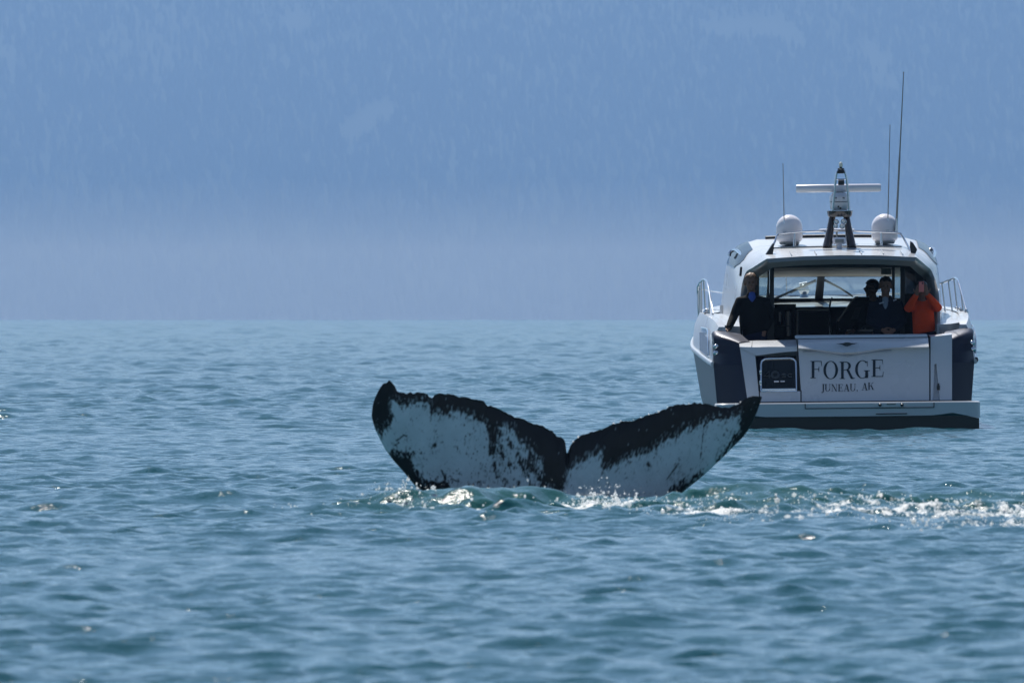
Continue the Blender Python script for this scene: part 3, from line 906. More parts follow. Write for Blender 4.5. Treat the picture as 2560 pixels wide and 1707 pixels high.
# --- swim platform and stern
def platform():
    bm = new_bm()
    hw = 1.905
    plan = []
    for k in range(7):
        a = math.pi / 2 * k / 6
        plan.append((hw - 0.20 + 0.20 * math.cos(a), -0.55 - 0.20 * math.sin(a)))
    plan = [(1.80, 0.35), (hw, 0.1)] + plan
    xs = [1.5, 1.2, 0.6]
    full = plan + [(x, -0.77) for x in xs] + [(0, -0.78)]
    full = full + [(-x, y) for x, y in full[::-1][1:]]
    def wb(u):
        a = abs(u)
        return float(np.interp(a, [0, 1.22, 1.45, 1.91], [0.197, 0.20, 0.245, 0.15]))
    top = [bm.verts.new((x, y, 0.384)) for x, y in full]
    tin = [bm.verts.new((x * 0.992, y + (0.012 if y < -.3 else 0), 0.397)) for x, y in full]
    bot = [bm.verts.new((x, y, wb(x))) for x, y in full]
    n = len(full)
    for i in range(n):
        j = (i + 1) % n
        bm.faces.new([bot[i], bot[j], top[j], top[i]])
        bm.faces.new([top[i], top[j], tin[j], tin[i]])
    bm.faces.new(tin); bm.faces.new(bot[::-1])
    pf = finish("swim_platform", bm, WHITE, boat, angle=35)
    # dark hull step below
    bm = new_bm()
    lo = [(-1.88, -0.10), (-1.0, -0.20), (1.0, -0.20), (1.88, -0.10)]
    up = [(x, wb(x) - 0.004) for x in np.linspace(1.88, -1.88, 25)]
    bm_poly_prism(bm, [(x, -0.735, w) for x, w in lo + up], (0, 0.9, 0))
    finish("hull_step", bm, ANTIFOUL, pf)
    # long hatch in the aft face, its seam, and the switch plate with two knobs
    bm = new_bm()
    def seam(a, b, r=0.006): bm_tube(bm, [a, b], r, 6)
    def PA(px, py): return P(px, py, -0.785)
    c = [PA(2013, 1009), PA(2335, 1005.5), PA(2335, 1018), PA(2013, 1021)]
    for i in range(1, 4): seam(c[i], c[(i + 1) % 4])
    seam(PA(2190, 1034.5), PA(2268, 1033.5), 0.008)
    finish("hatch_seam", bm, BLACK, pf)
    bm = new_bm()
    bm_poly_prism(bm, [PA(2189, 1007.5), PA(2262, 1006.5), PA(2262, 1016.5), PA(2189, 1017.5)], (0, -0.008, 0))
    sp = finish("switch_plate", bm, WHITE, pf, bevel=0.002)
    for kx in (2200, 2255):
        bm = new_bm(); p = PA(kx, 1012); bm_lathe(bm, [(0.024, 0), (0.024, -0.02), (0.016, -0.03)], p, 12, 'Y')
        finish("knob", bm, BLACK, sp)
    bm = new_bm(); p = PA(2228, 1009.5); bm_box(bm, p + Vector((0, -0.012, 0)), (0.13, 0.012, 0.022))
    finish("latch", bm, GREYFRAME, sp, bevel=0.003)
    return pf
platform()

def plate(name, pts, mat, parent, d=(0, 0.06, 0), bevel=0.0):
    bm = new_bm(); bm_poly_prism(bm, pts, d)
    return finish(name, bm, mat, parent, bevel=bevel)

def transom():
    root = empty("transom"); root.parent = boat
    cols = np.linspace(0, 1, 25)
    bm = new_bm()
    secs = []
    def xr(t, xl, xrr): return xl + (xrr - xl) * t
    for name, f in (("bottom", lambda t: PT(xr(t, 2004, 2323), 1005 - 2 * t)),
                    ("crease0", lambda t: PT(xr(t, 1996, 2323), 874 + 14 * math.exp(-((t - .37) / .22) ** 2) - 2 * t)),
                    ("crease1", lambda t: P(xr(t, 1996, 2322), 869 + 13 * math.exp(-((t - .37) / .24) ** 2) - 2 * t, 0.27)),
                    ("mid", lambda t: P(xr(t, 1996, 2321), 857 + 4 * math.exp(-((t - .37) / .3) ** 2) - 2 * t, 0.36)),
                    ("shoulder", lambda t: P(xr(t, 1995, 2320), 848 - 4 * t, 0.50)),
                    ("groove", lambda t: P(xr(t, 1994, 2318), 846.5 - 4 * t, 0.545)),
                    ("lip0", lambda t: P(xr(t, 1988, 2319), 846 - 4 * t, 0.50)),
                    ("lip1", lambda t: P(xr(t, 1987, 2318), 839.5 - 3 * t, 0.53)),
                    ("lip2", lambda t: P(xr(t, 1991, 2314), 837.5 - 3 * t, 0.60)),
                    ("back", lambda t: P(xr(t, 1991, 2314), 838 - 3 * t, 0.85)),
                    ("down", lambda t: P(xr(t, 1991, 2314), 905, 0.85))):
        secs.append([f(t) for t in cols])
    bm_loft(bm, secs)
    main = finish("garage_door", bm, WHITE, root, angle=35)
    # right pillar with its slanted recess
    r1 = [PT(2326.5, 842), PT(2380, 836), PT(2380, 1003), PT(2350, 1003), PT(2341, 909), PT(2336, 911), PT(2332, 1003), PT(2326.5, 1004)]
    plate("right_pillar", r1, WHITE, root, (0, 0.10, 0))
    plate("recess_back", [PT(2330, 905, -0.07), PT(2345, 905, -0.07), PT(2352, 1004, -0.07), PT(2328, 1004, -0.07)], WHITE, root, (0, 0.02, 0))
    bm = new_bm(); bm_lathe(bm, [(0.02, 0), (0.024, 0.05), (0.01, 0.10)], PT(2346, 975, 0.0), 10, 'Z')
    finish("tap", bm, BLACK, root)
    # top closing surface of the right pillar (coaming)
    bm = new_bm()
    bm_loft(bm, [[PT(2326.5, 842), PT(2380, 836)], [P(2322, 838.5, 0.60), P(2378, 833, 0.60)], [P(2320, 838, 1.3), P(2376, 832, 1.3)]])
    finish("right_coaming", bm, WHITE, root)
    # left side: pillar, arch over the gate, sill below the gate
    plate("left_pillar", [PT(1850, 868), PT(1888, 888), PT(1892, 930), PT(1899, 1005), PT(1870, 1008)], WHITE, root, (0, 0.10, 0))
    bm = new_bm()
    lowb = [(1850, 868.5), (1884, 886), (1892, 889), (1920, 885), (1955, 880.5), (1993, 878)]
    upb = [(1849, 866), (1884, 867), (1893, 867), (1920, 866), (1955, 866), (1993, 866)]
    top1 = [(1848, 853), (1884, 851.5), (1892, 851), (1920, 851), (1955, 850), (1990, 849)]
    bm_loft(bm, [[PT(x, y, 0.012) for x, y in lowb], [PT(x, y + .8, 0.018) for x, y in upb], [P(x, y - .6, 0.40) for x, y in upb],
                 [P(x, y, 0.80) for x, y in top1], [P(x, y, 1.0) for x, y in top1], [P(x, y + 40, 1.0) for x, y in top1]])
    finish("gate_arch", bm, WHITE, root, angle=40)
    bm = new_bm(); bm_tube(bm, [P(1879, 866, 0.385), P(1881, 852, 0.79)], 0.006, 6)
    finish("coaming_seam", bm, GREYFRAME, root)
    plate("gate_sill", [PT(1900, 979.5), PT(1994, 977.5), PT(2001, 977.5), PT(2001, 1005), PT(1900, 1006)], WHITE, root, (0, 0.12, 0))
    # gate: dark glass in a bright tube frame
    gate = empty("boarding_gate"); gate.parent = root
    gp = [PT(1902.5, 978.5), PT(1902.5, 912), PT(1904.5, 903), PT(1912, 898), PT(1925, 897), PT(1975, 896), PT(1984, 898), PT(1989, 904), PT(1990, 914), PT(1991, 977.5)]
    bm = new_bm(); bm_tube(bm, gp + [gp[0]], 0.016, 8, caps=False)
    finish("gate_frame", bm, CHROME, gate)
    bm = new_bm(); bm_poly_prism(bm, [p + Vector((0, 0.012, 0)) for p in gp], (0, 0.012, 0))
    finish("gate_glass", bm, SMOKE, gate)
    bm = new_bm()
    bm_tube(bm, [PT(1905, 974, 0.004), PT(1989, 973, 0.004)], 0.016, 6, flat=((0, 1, 0), 0.4))
    finish("gate_foot_rail", bm, CHROME, gate)
    bm = new_bm()
    bm_tube(bm, [PT(1935, 953.5, 0.004), PT(1947, 953.5, 0.004)], 0.012, 6); bm_tube(bm, [PT(1951, 953, 0.004), PT(1962, 953, 0.004)], 0.010, 6)
    finish("gate_latch", bm, RADOME, gate)
    for yy in (930, 956):
        bm = new_bm(); bm_box(bm, PT(1901, yy, 0.02), (0.03, 0.03, 0.06)); finish("hinge", bm, CHROME, gate, bevel=0.004)
    # faint model lettering on the gate glass: 4 O s c
    bm = new_bm()
    def g(pts): bm_tube(bm, [PT(1908 + x, 942 - y, 0.003) for x, y in pts], 0.008, 5)
    g([(15, -3), (15, 14), (2, 2), (20, 2)])
    g([(30 + 10 * math.cos(a), 5 + 9 * math.sin(a)) for a in np.linspace(0, 6.28, 20)])
    g([(30 + 7 * math.cos(a), 5 + 6 * math.sin(a)) for a in np.linspace(0, 6.28, 16)])
    g([(56, 7), (50, 8), (47, 6), (51, 4), (56, 3), (55, 0), (47, 0)])
    g([(72, 7), (65, 8), (61, 4), (65, 0), (72, 0)])
    finish("gate_lettering", bm, pmat("faint_gate_print", (0.04, 0.05, 0.06), rough=0.5), gate)
    # joints
    bm = new_bm()
    bm_tube(bm, [PT(1870, 1007.5, -.01), PT(2004, 1006, -.01), PT(2380, 1002.5, -.01)], 0.018, 6)
    bm_tube(bm, [PT(2324.7, 842, -.01), PT(2324.7, 1003, -.01)], 0.012, 6)
    bm_tube(bm, [PT(2002.5, 976, -.006), PT(2002.5, 1005, -.006)], 0.012, 6)
    bm_tube(bm, [PT(1994.5, 866, -.006), PT(1994.5, 977, -.006), PT(2002.5, 976.5, -.006)], 0.011, 6)
    finish("joint", bm, BLACK, root)
    # emblem and V moulding
    e = [(2089, 858), (2100, 857.6), (2108, 857), (2113, 855.3), (2118, 855), (2123, 855.3), (2128, 857), (2136, 857.2), (2146, 856.8),
         (2137, 859.2), (2129, 861), (2124, 863.8), (2118, 865), (2112, 864.2), (2106, 861.4), (2099, 859.4)]
    bm = new_bm(); bm_poly_prism(bm, [P(x, y + 0.6, 0.325) for x, y in e], (0, -0.012, 0))
    finish("emblem", bm, LETTER, main)
    bm = new_bm()
    vv = smooth_curve([PT(2007, 878.5, .01), PT(2050, 879.5, .01), PT(2090, 885, .01), PT(2119, 890.5, .01)], 14) + smooth_curve([PT(2119, 890.5, .01), PT(2150, 884, .01), PT(2190, 878.5, .01), PT(2229, 876.5, .01)], 14)
    bm_tube(bm, vv, 0.008, 6)
    finish("moulding", bm, CHROME, main)
    # name and home port
    TH = 1.0
    def rect(x0, y0, x1, y1): return [(x0, y0), (x1, y0), (x1, y1), (x0, y1)]
    def ring(cx, cy, rx, ry, tx, ty, a0=0, a1=360, n=28):
        A = np.radians(np.linspace(a0, a1, n))
        return [[(cx + rx * math.cos(a), cy + ry * math.sin(a)), (cx + rx * math.cos(b), cy + ry * math.sin(b)),
                 (cx + (rx - tx) * math.cos(b), cy + (ry - ty) * math.sin(b)), (cx + (rx - tx) * math.cos(a), cy + (ry - ty) * math.sin(a))] for a, b in zip(A[:-1], A[1:])]
    # glyphs on a unit cap height, thick stem 0.15, hairline 0.035
    S_, H_ = 0.15, 0.04
    def stem(x, w=S_, y0=0, y1=1): return [rect(x, y0, x + w, y1), rect(x - 0.08, y0, x + w + 0.08, y0 + H_), rect(x - 0.08, y1 - H_, x + w + 0.08, y1)]
    def diag(x0, y0, x1, y1, w): return [[(x0, y0), (x0 + w, y0), (x1 + w, y1), (x1, y1)]]
    G = {
     'F': (0.72, stem(.1) + [rect(.25, .96, .66, 1), [(.66, 1), (.62, 1), (.66, .70), (.68, .70)], rect(.25, .50, .5, .54), [(.5, .68), (.47, .52), (.5, .36), (.52, .36), (.52, .68)]]),
     'O': (0.95, ring(.46, .5, .42, .53, .15, .035)),
     'R': (0.86, stem(.1) + ring(.38, .755, .28, .245, .14, .04, -90, 90, 14) + [rect(.25, .96, .4, 1), rect(.25, .51, .4, .55)] + diag(.66, 0, .40, .53, .15) + [[(.66, 0), (.80, 0), (.90, .04), (.88, .06), (.76, .06)]]),
     'G': (0.95, ring(.46, .5, .42, .53, .15, .035, 48, 325, 26) + [rect(.62, .0, .78, .44), rect(.54, .40, .88, .44), [(.72, .98), (.75, .98), (.75, .68), (.72, .68)]]),
     'E': (0.78, stem(.1) + [rect(.25, .96, .66, 1), [(.66, 1), (.62, 1), (.66, .72), (.68, .72)], rect(.25, .50, .5, .54), [(.5, .68), (.47, .52), (.5, .36), (.52, .36), (.52, .68)],
              rect(.25, 0, .68, .04), [(.68, 0), (.64, 0), (.69, .30), (.71, .30)]]),
     'J': (0.48, [rect(.22, .0, .37, 1), rect(.12, .96, .47, 1), [(.22, .0), (.37, .05), (.30, -.18), (.14, -.24), (.02, -.20), (.02, -.10), (.12, -.16), (.19, -.12)]]),
     'U': (0.90, [rect(.1, .3, .25, 1), rect(.02, .96, .34, 1), rect(.70, .3, .75, 1), rect(.60, .96, .85, 1)] + ring(.425, .32, .325, .34, .12, .04, 180, 360, 16)),
     'N': (0.95, [rect(.14, 0, .18, 1), rect(.04, 0, .29, .04), rect(.74, 0, .78, 1), rect(.64, .96, .88, 1), rect(.04, .96, .25, 1)] + diag(.66, 0, .12, 1, .15)),
     'A': (0.88, diag(.62, 0, .38, 1, .16) + diag(.12, 0, .41, 1, .045) + [rect(.02, 0, .28, .04), rect(.52, 0, .88, .04), rect(.24, .32, .66, .36)]),
     'K': (0.92, stem(.1) + diag(.25, .42, .66, 1, .05) + diag(.66, 0, .38, .60, .16) + [rect(.56, .96, .82, 1), rect(.58, 0, .92, .04)]),
     ',': (0.40, [rect(.08, 0, .2, .12), [(.14, 0), (.2, 0), (.14, -.16), (.09, -.16)]]),
     ' ': (0.35, [])}
    def write(name, text, x0, x1, base, cap, dip, parent):
        tot = sum(G[c][0] for c in text)
        k = (x1 - x0) / tot
        x = x0
        for c in text:
            w, polys = G[c]
            cx = x + w * k / 2
            f = (cx - (x0 + x1) / 2) / ((x1 - x0) / 2)
            yb = base - dip * abs(f) ** 1.3 - 2.2 * f
            if polys:
                bm = new_bm()
                for pl in polys:
                    vs_ = [bm.verts.new(PT(x + a * k, yb - b * cap, 0.006)) for a, b in pl]
                    bm.faces.new(vs_)
                bmesh.ops.recalc_face_normals(bm, faces=bm.faces)
                ext = bmesh.ops.extrude_face_region(bm, geom=bm.faces[:])
                bmesh.ops.translate(bm, vec=(0, 0.003, 0), verts=[v for v in ext["geom"] if isinstance(v, bmesh.types.BMVert)])
                finish(name, bm, LETTER, parent, smooth=False)
            x += w * k
    write("name_letter", "FORGE", 2025, 2212, 947, 43, 4.5, main)
    write("port_letter", "JUNEAU, AK", 2053, 2186, 978, 18, 2.5, main)
transom()

# --- cockpit, inside walls, sole
def cockpit():
    bm = new_bm()
    bm_box(bm, (0, 4.2, 0.45), (2.9, 7.4, 0.06))
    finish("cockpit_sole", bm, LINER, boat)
    for s in (-1, 1):
        bm = new_bm()
        bm_loft(bm, [[Vector((s * 1.40, v, 0.48)), Vector((s * 1.42, v, 1.0)), Vector((s * u, v, w))] for v, u, w in
                     [(0.60, 1.38, 1.25), (1.2, 1.46, 1.38), (1.75, 1.44, 1.48), (3.2, 1.46, 1.55)]])
        finish("cockpit_side", bm, WHITE, boat)
    bm = new_bm(); bm_box(bm, (0.12, 1.05, 0.78), (2.3, 0.5, 0.5)); bm_box(bm, (0.30, 0.93, 1.08), (1.7, 0.14, 0.34))
    finish("cockpit_bench", bm, CREAM, boat, bevel=0.04)
cockpit()

# --- cabin shell
SH = [ # stations of (u, v, w) from side deck up to the roof centre
 [(1.46, 1.85, 1.40), (1.45, 2.10, 1.95), (1.37, 2.38, 2.27), (1.27, 2.00, 2.36), (1.09, 1.25, 2.485), (0.55, 1.23, 2.515), (0.0, 1.22, 2.525)],
 [(1.52, 2.60, 1.48), (1.50, 2.70, 2.00), (1.44, 2.85, 2.33), (1.30, 2.60, 2.47), (1.09, 2.45, 2.585), (0.55, 2.45, 2.61), (0.0, 2.45, 2.62)],
 [(1.56, 3.60, 1.55), (1.54, 3.60, 2.05), (1.49, 3.60, 2.42), (1.35, 3.60, 2.60), (1.10, 3.60, 2.675), (0.55, 3.60, 2.70), (0.0, 3.60, 2.71)],
 [(1.58, 5.00, 1.60), (1.565, 5.00, 2.10), (1.53, 5.00, 2.48), (1.38, 5.00, 2.69), (1.11, 5.00, 2.785), (0.55, 5.00, 2.80), (0.0, 5.00, 2.805)],
 [(1.62, 6.20, 1.66), (1.58, 6.20, 2.06), (1.50, 6.20, 2.36), (1.33, 6.20, 2.55), (1.08, 6.20, 2.64), (0.55, 6.20, 2.67), (0.0, 6.20, 2.68)],
 [(1.55, 7.05, 1.68), (1.48, 7.00, 1.98), (1.36, 6.95, 2.18), (1.20, 6.95, 2.29), (0.98, 6.95, 2.33), (0.50, 7.00, 2.35), (0.0, 7.02, 2.36)]]
def shell():
    bm = new_bm()
    secs = []
    nst = 31
    lines = []
    for j in range(7):
        lines.append(smooth_curve([s[j] for s in SH], nst))
    for i in range(nst):
        half = [lines[j][i] for j in range(7)]
        # round the section
        dense = smooth_curve(half[:5], 17) + [half[5], half[6]]
        secs.append([Vector((-p.x, p.y, p.z)) for p in dense] + [Vector((p.x, p.y, p.z)) for p in dense[::-1][1:]])
    bm_loft(bm, secs)
    cab = finish("cabin_shell", bm, WHITE, boat, angle=55)
    # lining: the same surface 7 cm inside
    bm = new_bm()
    inn = []
    for sct in secs:
        row = []
        for p in sct:
            row.append(Vector((p.x * 0.95, p.y + 0.02, p.z - 0.075 * min(1, max(0, (p.z - 1.9) / 0.5)))))
        inn.append(row)
    bm_loft(bm, inn)
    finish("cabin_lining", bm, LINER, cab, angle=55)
    # trailing frame joining skin and lining round the cockpit opening
    bm = new_bm()
    a = secs[0]; b_ = inn[0]
    mid = []
    for p, q in zip(a, b_):
        d = (q - p)
        mid.append(p + d * 0.5 + Vector((0, -0.035, -0.02)))
    deep = []
    for p in b_:
        deep.append(Vector((p.x * (0.965 if abs(p.x) > 1.0 else 1.0), p.y + 0.10, p.z - (0.055 if p.z > 2.2 else 0.0))))
    bm_loft(bm, [a, mid, b_, deep])
    finish("trailing_frame", bm, GREYFRAME, cab, angle=60)
    # tinted glass let into each upper shoulder, 1 cm proud
    for s in (-1, 1):
        bm = new_bm()
        rows = []
        for i in range(8, 23):
            taper = min(1.0, (i - 7) / 4.0, (24 - i) / 5.0)
            dense = smooth_curve([lines[j][i] for j in range(5)], 33)
            r = []
            for q in range(9):
                f = 15.5 + (q / 8.0 - 0.35) * 13.5 * taper + 4
                k = max(0, min(31, int(f))); p = dense[k].lerp(dense[k + 1], min(1, f - k))
                t = (dense[k + 1] - dense[k]).normalized()
                nrm = Vector((t.z, 0, -t.x))
                if nrm.x < 0: nrm = -nrm
                p = p + nrm * 0.010
                r.append(Vector((s * p.x, p.y, p.z)))
            rows.append(r)
        bm_loft(bm, rows)
        finish("roof_side_window", bm, SIDEGLASS, cab, angle=70)
    return cab, secs, lines, inn
cab, SECS, LINES, INN = shell()

def roof_w(v, u=0.0):
    vs_ = [1.22, 2.45, 3.6, 5.0, 6.2, 7.0]; ws = [2.525, 2.62, 2.71, 2.805, 2.68, 2.36]
    return float(np.interp(v, vs_, ws)) - 0.022 * (abs(u) / 1.09) ** 2

def roof_things():
    # roof hatch frame strip at the crest, ribs, gutters
    bm = new_bm()
    bm_tube(bm, [(-0.98, 4.95, roof_w(4.95, .98) + 0.02), (-0.5, 4.97, roof_w(4.97, .5) + .02), (0, 4.98, roof_w(4.98) + .02), (.5, 4.97, roof_w(4.97, .5) + .02), (.98, 4.95, roof_w(4.95, .98) + .02)], 0.028, 8)
    finish("sunroof_seal", bm, BLACK, cab)
    for u in (-0.72, -0.36, 0.30, 0.62, 0.9):
        bm = new_bm(); bm_tube(bm, [(u, v, roof_w(v, u) + 0.004) for v in np.linspace(1.4, 2.1, 5)], 0.010, 6)
        finish("roof_rib", bm, WHITE, cab)
    bm = new_bm(); bm_tube(bm, [(u, 2.9 , roof_w(2.9, u) + 0.006) for u in np.linspace(-.95, .95, 9)], 0.012, 6)
    finish("roof_seam", bm, GREYFRAME, cab)
    # black vent fins at both rear roof corners
    for s in (-1, 1):
        bm = new_bm()
        if s < 0: q = [(1914, 637), (1920, 628), (1925, 620), (1931, 611), (1935, 608), (1934.5, 622), (1932, 636), (1925, 640)]
        else: q = [(2276, 604), (2283, 608), (2288, 616), (2293, 624), (2289, 634), (2277, 632), (2275, 618)]
        bm_poly_prism(bm, [P(x, y, 2.0) for x, y in q], (0, 0.10, 0.012))
        finish("vent_fin", bm, BLACK, cab, bevel=0.012)
    # bright grab handles on the shoulders
    hl = [P(1823, 640, 4.2), P(1825, 632, 4.2), P(1832, 626, 4.2), P(1842, 627, 4.0), P(1852, 636, 3.6), P(1862, 650, 3.0)]
    hr = [P(2321, 652, 3.0), P(2327, 647, 3.2), P(2335, 640, 3.6), P(2337, 630, 4.0), P(2332, 622, 4.2), P(2323, 626, 4.2), P(2319, 634, 4.0)]
    for pts in (hl, hr):
        bm = new_bm(); bm_tube(bm, smooth_curve(pts, 20), 0.026, 8); finish("grab_handle", bm, CHROME, cab)
    bm = new_bm(); bm_tube(bm, [P(1853, 668, 2.25), P(1851, 690, 2.2)], 0.018, 6); finish("vent_slot", bm, BLACK, cab)
    # satellite domes
    for px in (1973.5, 2212):
        c = P(px, 604, 3.5)
        c.z = roof_w(3.5, c.x)
        bm = new_bm()
        R = 0.195
        prof = [(0.13, 0.0), (0.15, 0.02), (0.15, 0.045)]
        bm_lathe(bm, prof, c, 24)
        d = finish("dome_base", bm, GREYFRAME, cab)
        bm = new_bm()
        prof = [(0.165, 0.045), (0.19, 0.075), (R, 0.12), (R, 0.25)] + [(R * math.cos(a), 0.25 + R * 1.0 * math.sin(a)) for a in np.linspace(0.1, 1.50, 9)]
        bm_lathe(bm, prof, c, 28)
        finish("satellite_dome", bm, RADOME, cab, angle=70)
    # roof rail
    rr = [P(1931, 618, 3.0), P(1938, 602, 3.1), P(1944, 588, 3.2), P(1955, 584.5, 3.2), P(2000, 580, 3.2), P(2065, 577.5, 3.2), P(2098, 577, 3.2), P(2133, 577.5, 3.2), P(2190, 580, 3.2),
          P(2245, 583, 3.2), P(2254, 588, 3.2), P(2264, 604, 2.9), P(2279, 632, 2.3)]
    bm = new_bm(); bm_tube(bm, smooth_curve(rr, 48), 0.016, 8); finish("roof_rail", bm, CHROME, cab)
    for px, y0 in ((1986, 581), (2203, 581)):
        a = P(px, y0, 3.2); bm = new_bm(); bm_tube(bm, [a, (a.x, a.y, roof_w(a.y, a.x))], [0.014, 0.02], 8); finish("rail_post", bm, CHROME, cab)
    # mast
    mast = empty("radar_mast"); mast.parent = boat
    for (xb, xt, xi, xo) in ((2068, 2081, 0, 0), (2129, 2116, 0, 0)):
        a = P(xb, 613, 2.75); a.z = roof_w(2.75, a.x) - 0.01
        b_ = P(xt, 541, 2.95)
        bm = new_bm()
        bm_tube(bm, [a, a.lerp(b_, 0.5) + Vector((0, 0.02, 0)), b_], [0.085, 0.068, 0.058], 12, flat=((1, 0, 0), 0.85))
        finish("mast_leg", bm, CARBON, mast)
    c = P(2099.5, 535, 2.95)
    bm = new_bm(); bm_lathe(bm, [(0.165, -0.045), (0.18, -0.02), (0.19, 0.045)], c, 28, sy=1.15)
    finish("mast_tray", bm, CARBON, mast)
    # radar scanner: gearbox with seams and the rotating bar
    c = P(2098, 505, 3.0)
    bm = new_bm()
    bm_lathe(bm, [(0.118, -0.125), (0.135, -0.09), (0.138, 0.02), (0.142, 0.05), (0.136, 0.09), (0.11, 0.125), (0.075, 0.14)], c, 28, sy=1.2)
    gbx = finish("radar_gearbox", bm, RADOME, mast, angle=50)
    bm = new_bm(); bm_lathe(bm, [(0.1425, -0.004), (0.1425, 0.004)], c, 28, sy=1.2); finish("gearbox_seam", bm, BLACK, gbx)
    for dx, dz in ((-0.02, -0.07), (0.01, -0.095)):
        bm = new_bm(); bm_lathe(bm, [(0.013, 0), (0.013, -0.02)], c + Vector((dx, -0.155, dz)), 10, 'Y'); finish("gearbox_plug", bm, BLACK, gbx)
    bm = new_bm()
    for k_ in range(9):
        bm_box(bm, c + Vector((-0.065 + k_ * 0.0165, -0.158, 0.055 + 0.003 * (k_ % 2))), (0.011, 0.006, 0.02))
    finish("maker_mark", bm, LETTER, gbx)
    bm = new_bm()
    l_ = P(1990, 472, 3.0); r_ = P(2202, 469.5, 3.0)
    bm_tube(bm, [l_, l_.lerp(r_, .02), l_.lerp(r_, .98), r_], [0.05, 0.06, 0.06, 0.05], 14)
    bar = finish("radar_bar", bm, RADOME, mast, angle=50)
    bm = new_bm(); cc = l_.lerp(r_, .5); bm_lathe(bm, [(0.05, -0.09), (0.075, -0.055), (0.12, -0.04)], cc, 20); finish("bar_hub", bm, RADOME, bar)
    # light arch
    la = [P(2081, 527, 2.72), P(2087, 470, 2.72), P(2089, 448, 2.72), P(2092, 431, 2.72), P(2097, 424, 2.72), P(2103, 423, 2.72), P(2110, 426, 2.72), P(2114, 436, 2.72), P(2117, 450, 2.72), P(2119, 470, 2.72), P(2123, 527, 2.72)]
    bm = new_bm(); bm_tube(bm, smooth_curve(la, 36), 0.017, 8); arch = finish("light_arch", bm, CHROME, mast)
    bm = new_bm(); bm_tube(bm, [P(2089, 448.5, 2.72), P(2117, 448.5, 2.72)], 0.011, 6); finish("arch_crossbar", bm, CHROME, arch)
    bm = new_bm(); bm_box(bm, P(2102, 430, 2.72), (0.092, 0.07, 0.05)); finish("arch_lamp", bm, BLACK, arch, bevel=0.01)
    bm = new_bm(); bm_box(bm, P(2103, 457, 2.72), (0.09, 0.09, 0.075)); finish("arch_lamp", bm, BLACK, arch, bevel=0.015)
    c = P(2102, 421, 2.72)
    bm = new_bm(); bm_lathe(bm, [(0.05, -0.01), (0.05, 0.0), (0.02, 0.005), (0.02, 0.02)], c, 16); al = finish("anchor_light_base", bm, BLACK, arch)
    bm = new_bm(); bm_lathe(bm, [(0.026, 0.02), (0.028, 0.06), (0.022, 0.08), (0.008, 0.09)], c, 16); finish("anchor_light_lens", bm, LENS, al)
    # twin horns
    for x, y, r0 in ((2091, 555, 0.040), (2109, 554.5, 0.045), (2089, 565.5, 0.036), (2105.5, 566, 0.042)):
        c = P(x, y, 2.66)
        bm = new_bm(); bm_lathe(bm, [(0.012, 0.32), (0.016, 0.12), (r0 * 0.7, 0.03), (r0, -0.01), (r0 * 0.9, -0.012), (r0 * 0.45, 0.04)], c, 16, 'Y')
        finish("horn_trumpet", bm, CHROME, mast)
    # flat antenna disc on its stem, searchlight box on the roof
    c = P(2092, 576, 3.6)
    bm = new_bm(); bm_lathe(bm, [(0.14, -0.012), (0.26, 0.004), (0.265, 0.016), (0.24, 0.024)], c, 28); gd = finish("antenna_disc", bm, RADOME, cab)
    bm = new_bm(); bm_tube(bm, [c, (c.x, c.y, roof_w(c.y))], 0.013, 8); finish("disc_stem", bm, GREYFRAME, gd)
    c = P(2098, 602, 2.7)
    bm = new_bm(); bm_box(bm, c, (0.20, 0.16, 0.10)); sl = finish("roof_searchlight", bm, RADOME, cab, bevel=0.03)
    bm = new_bm(); bm_box(bm, c + Vector((0, -0.085, -0.005)), (0.13, 0.02, 0.055)); finish("searchlight_lens", bm, GREYFRAME, sl, bevel=0.008)
    bm = new_bm(); bm_tube(bm, [(c.x, c.y, roof_w(c.y) - .01), c - Vector((0, 0, .03))], 0.04, 10); finish("searchlight_foot", bm, RADOME, sl)
    # whip antennas, each with ratchet base
    for (xt, yt, xb, yb, r0, r1) in ((1957.5, 413, 1961, 583, 0.007, 0.005), (2225, 316, 2219, 579, 0.008, 0.005), (2259, 184, 2240, 580, 0.016, 0.006)):
        a = P(xb, yb, 3.35); b_ = P(xt, yt, 3.35)
        bm = new_bm(); bm_tube(bm, [a, a.lerp(b_, .45), a.lerp(b_, .5), b_, b_ + (b_ - a).normalized() * .02], [r0, r0 * .95, (r0 + r1) / 2, r1, r1 * 1.8], 8)
        wa = finish("whip_antenna", bm, GREYFRAME, cab)
        bm = new_bm()
        bm_tube(bm, [a - Vector((0, 0, .03)), a + (b_ - a).normalized() * .10, a + (b_ - a).normalized() * .20], [.028, .02, r0 * 1.3], 10)
        bm_box(bm, a + Vector((0.0, -0.02, .0)), (.05, .06, .04))
        finish("antenna_mount", bm, CHROME, wa)
roof_things()

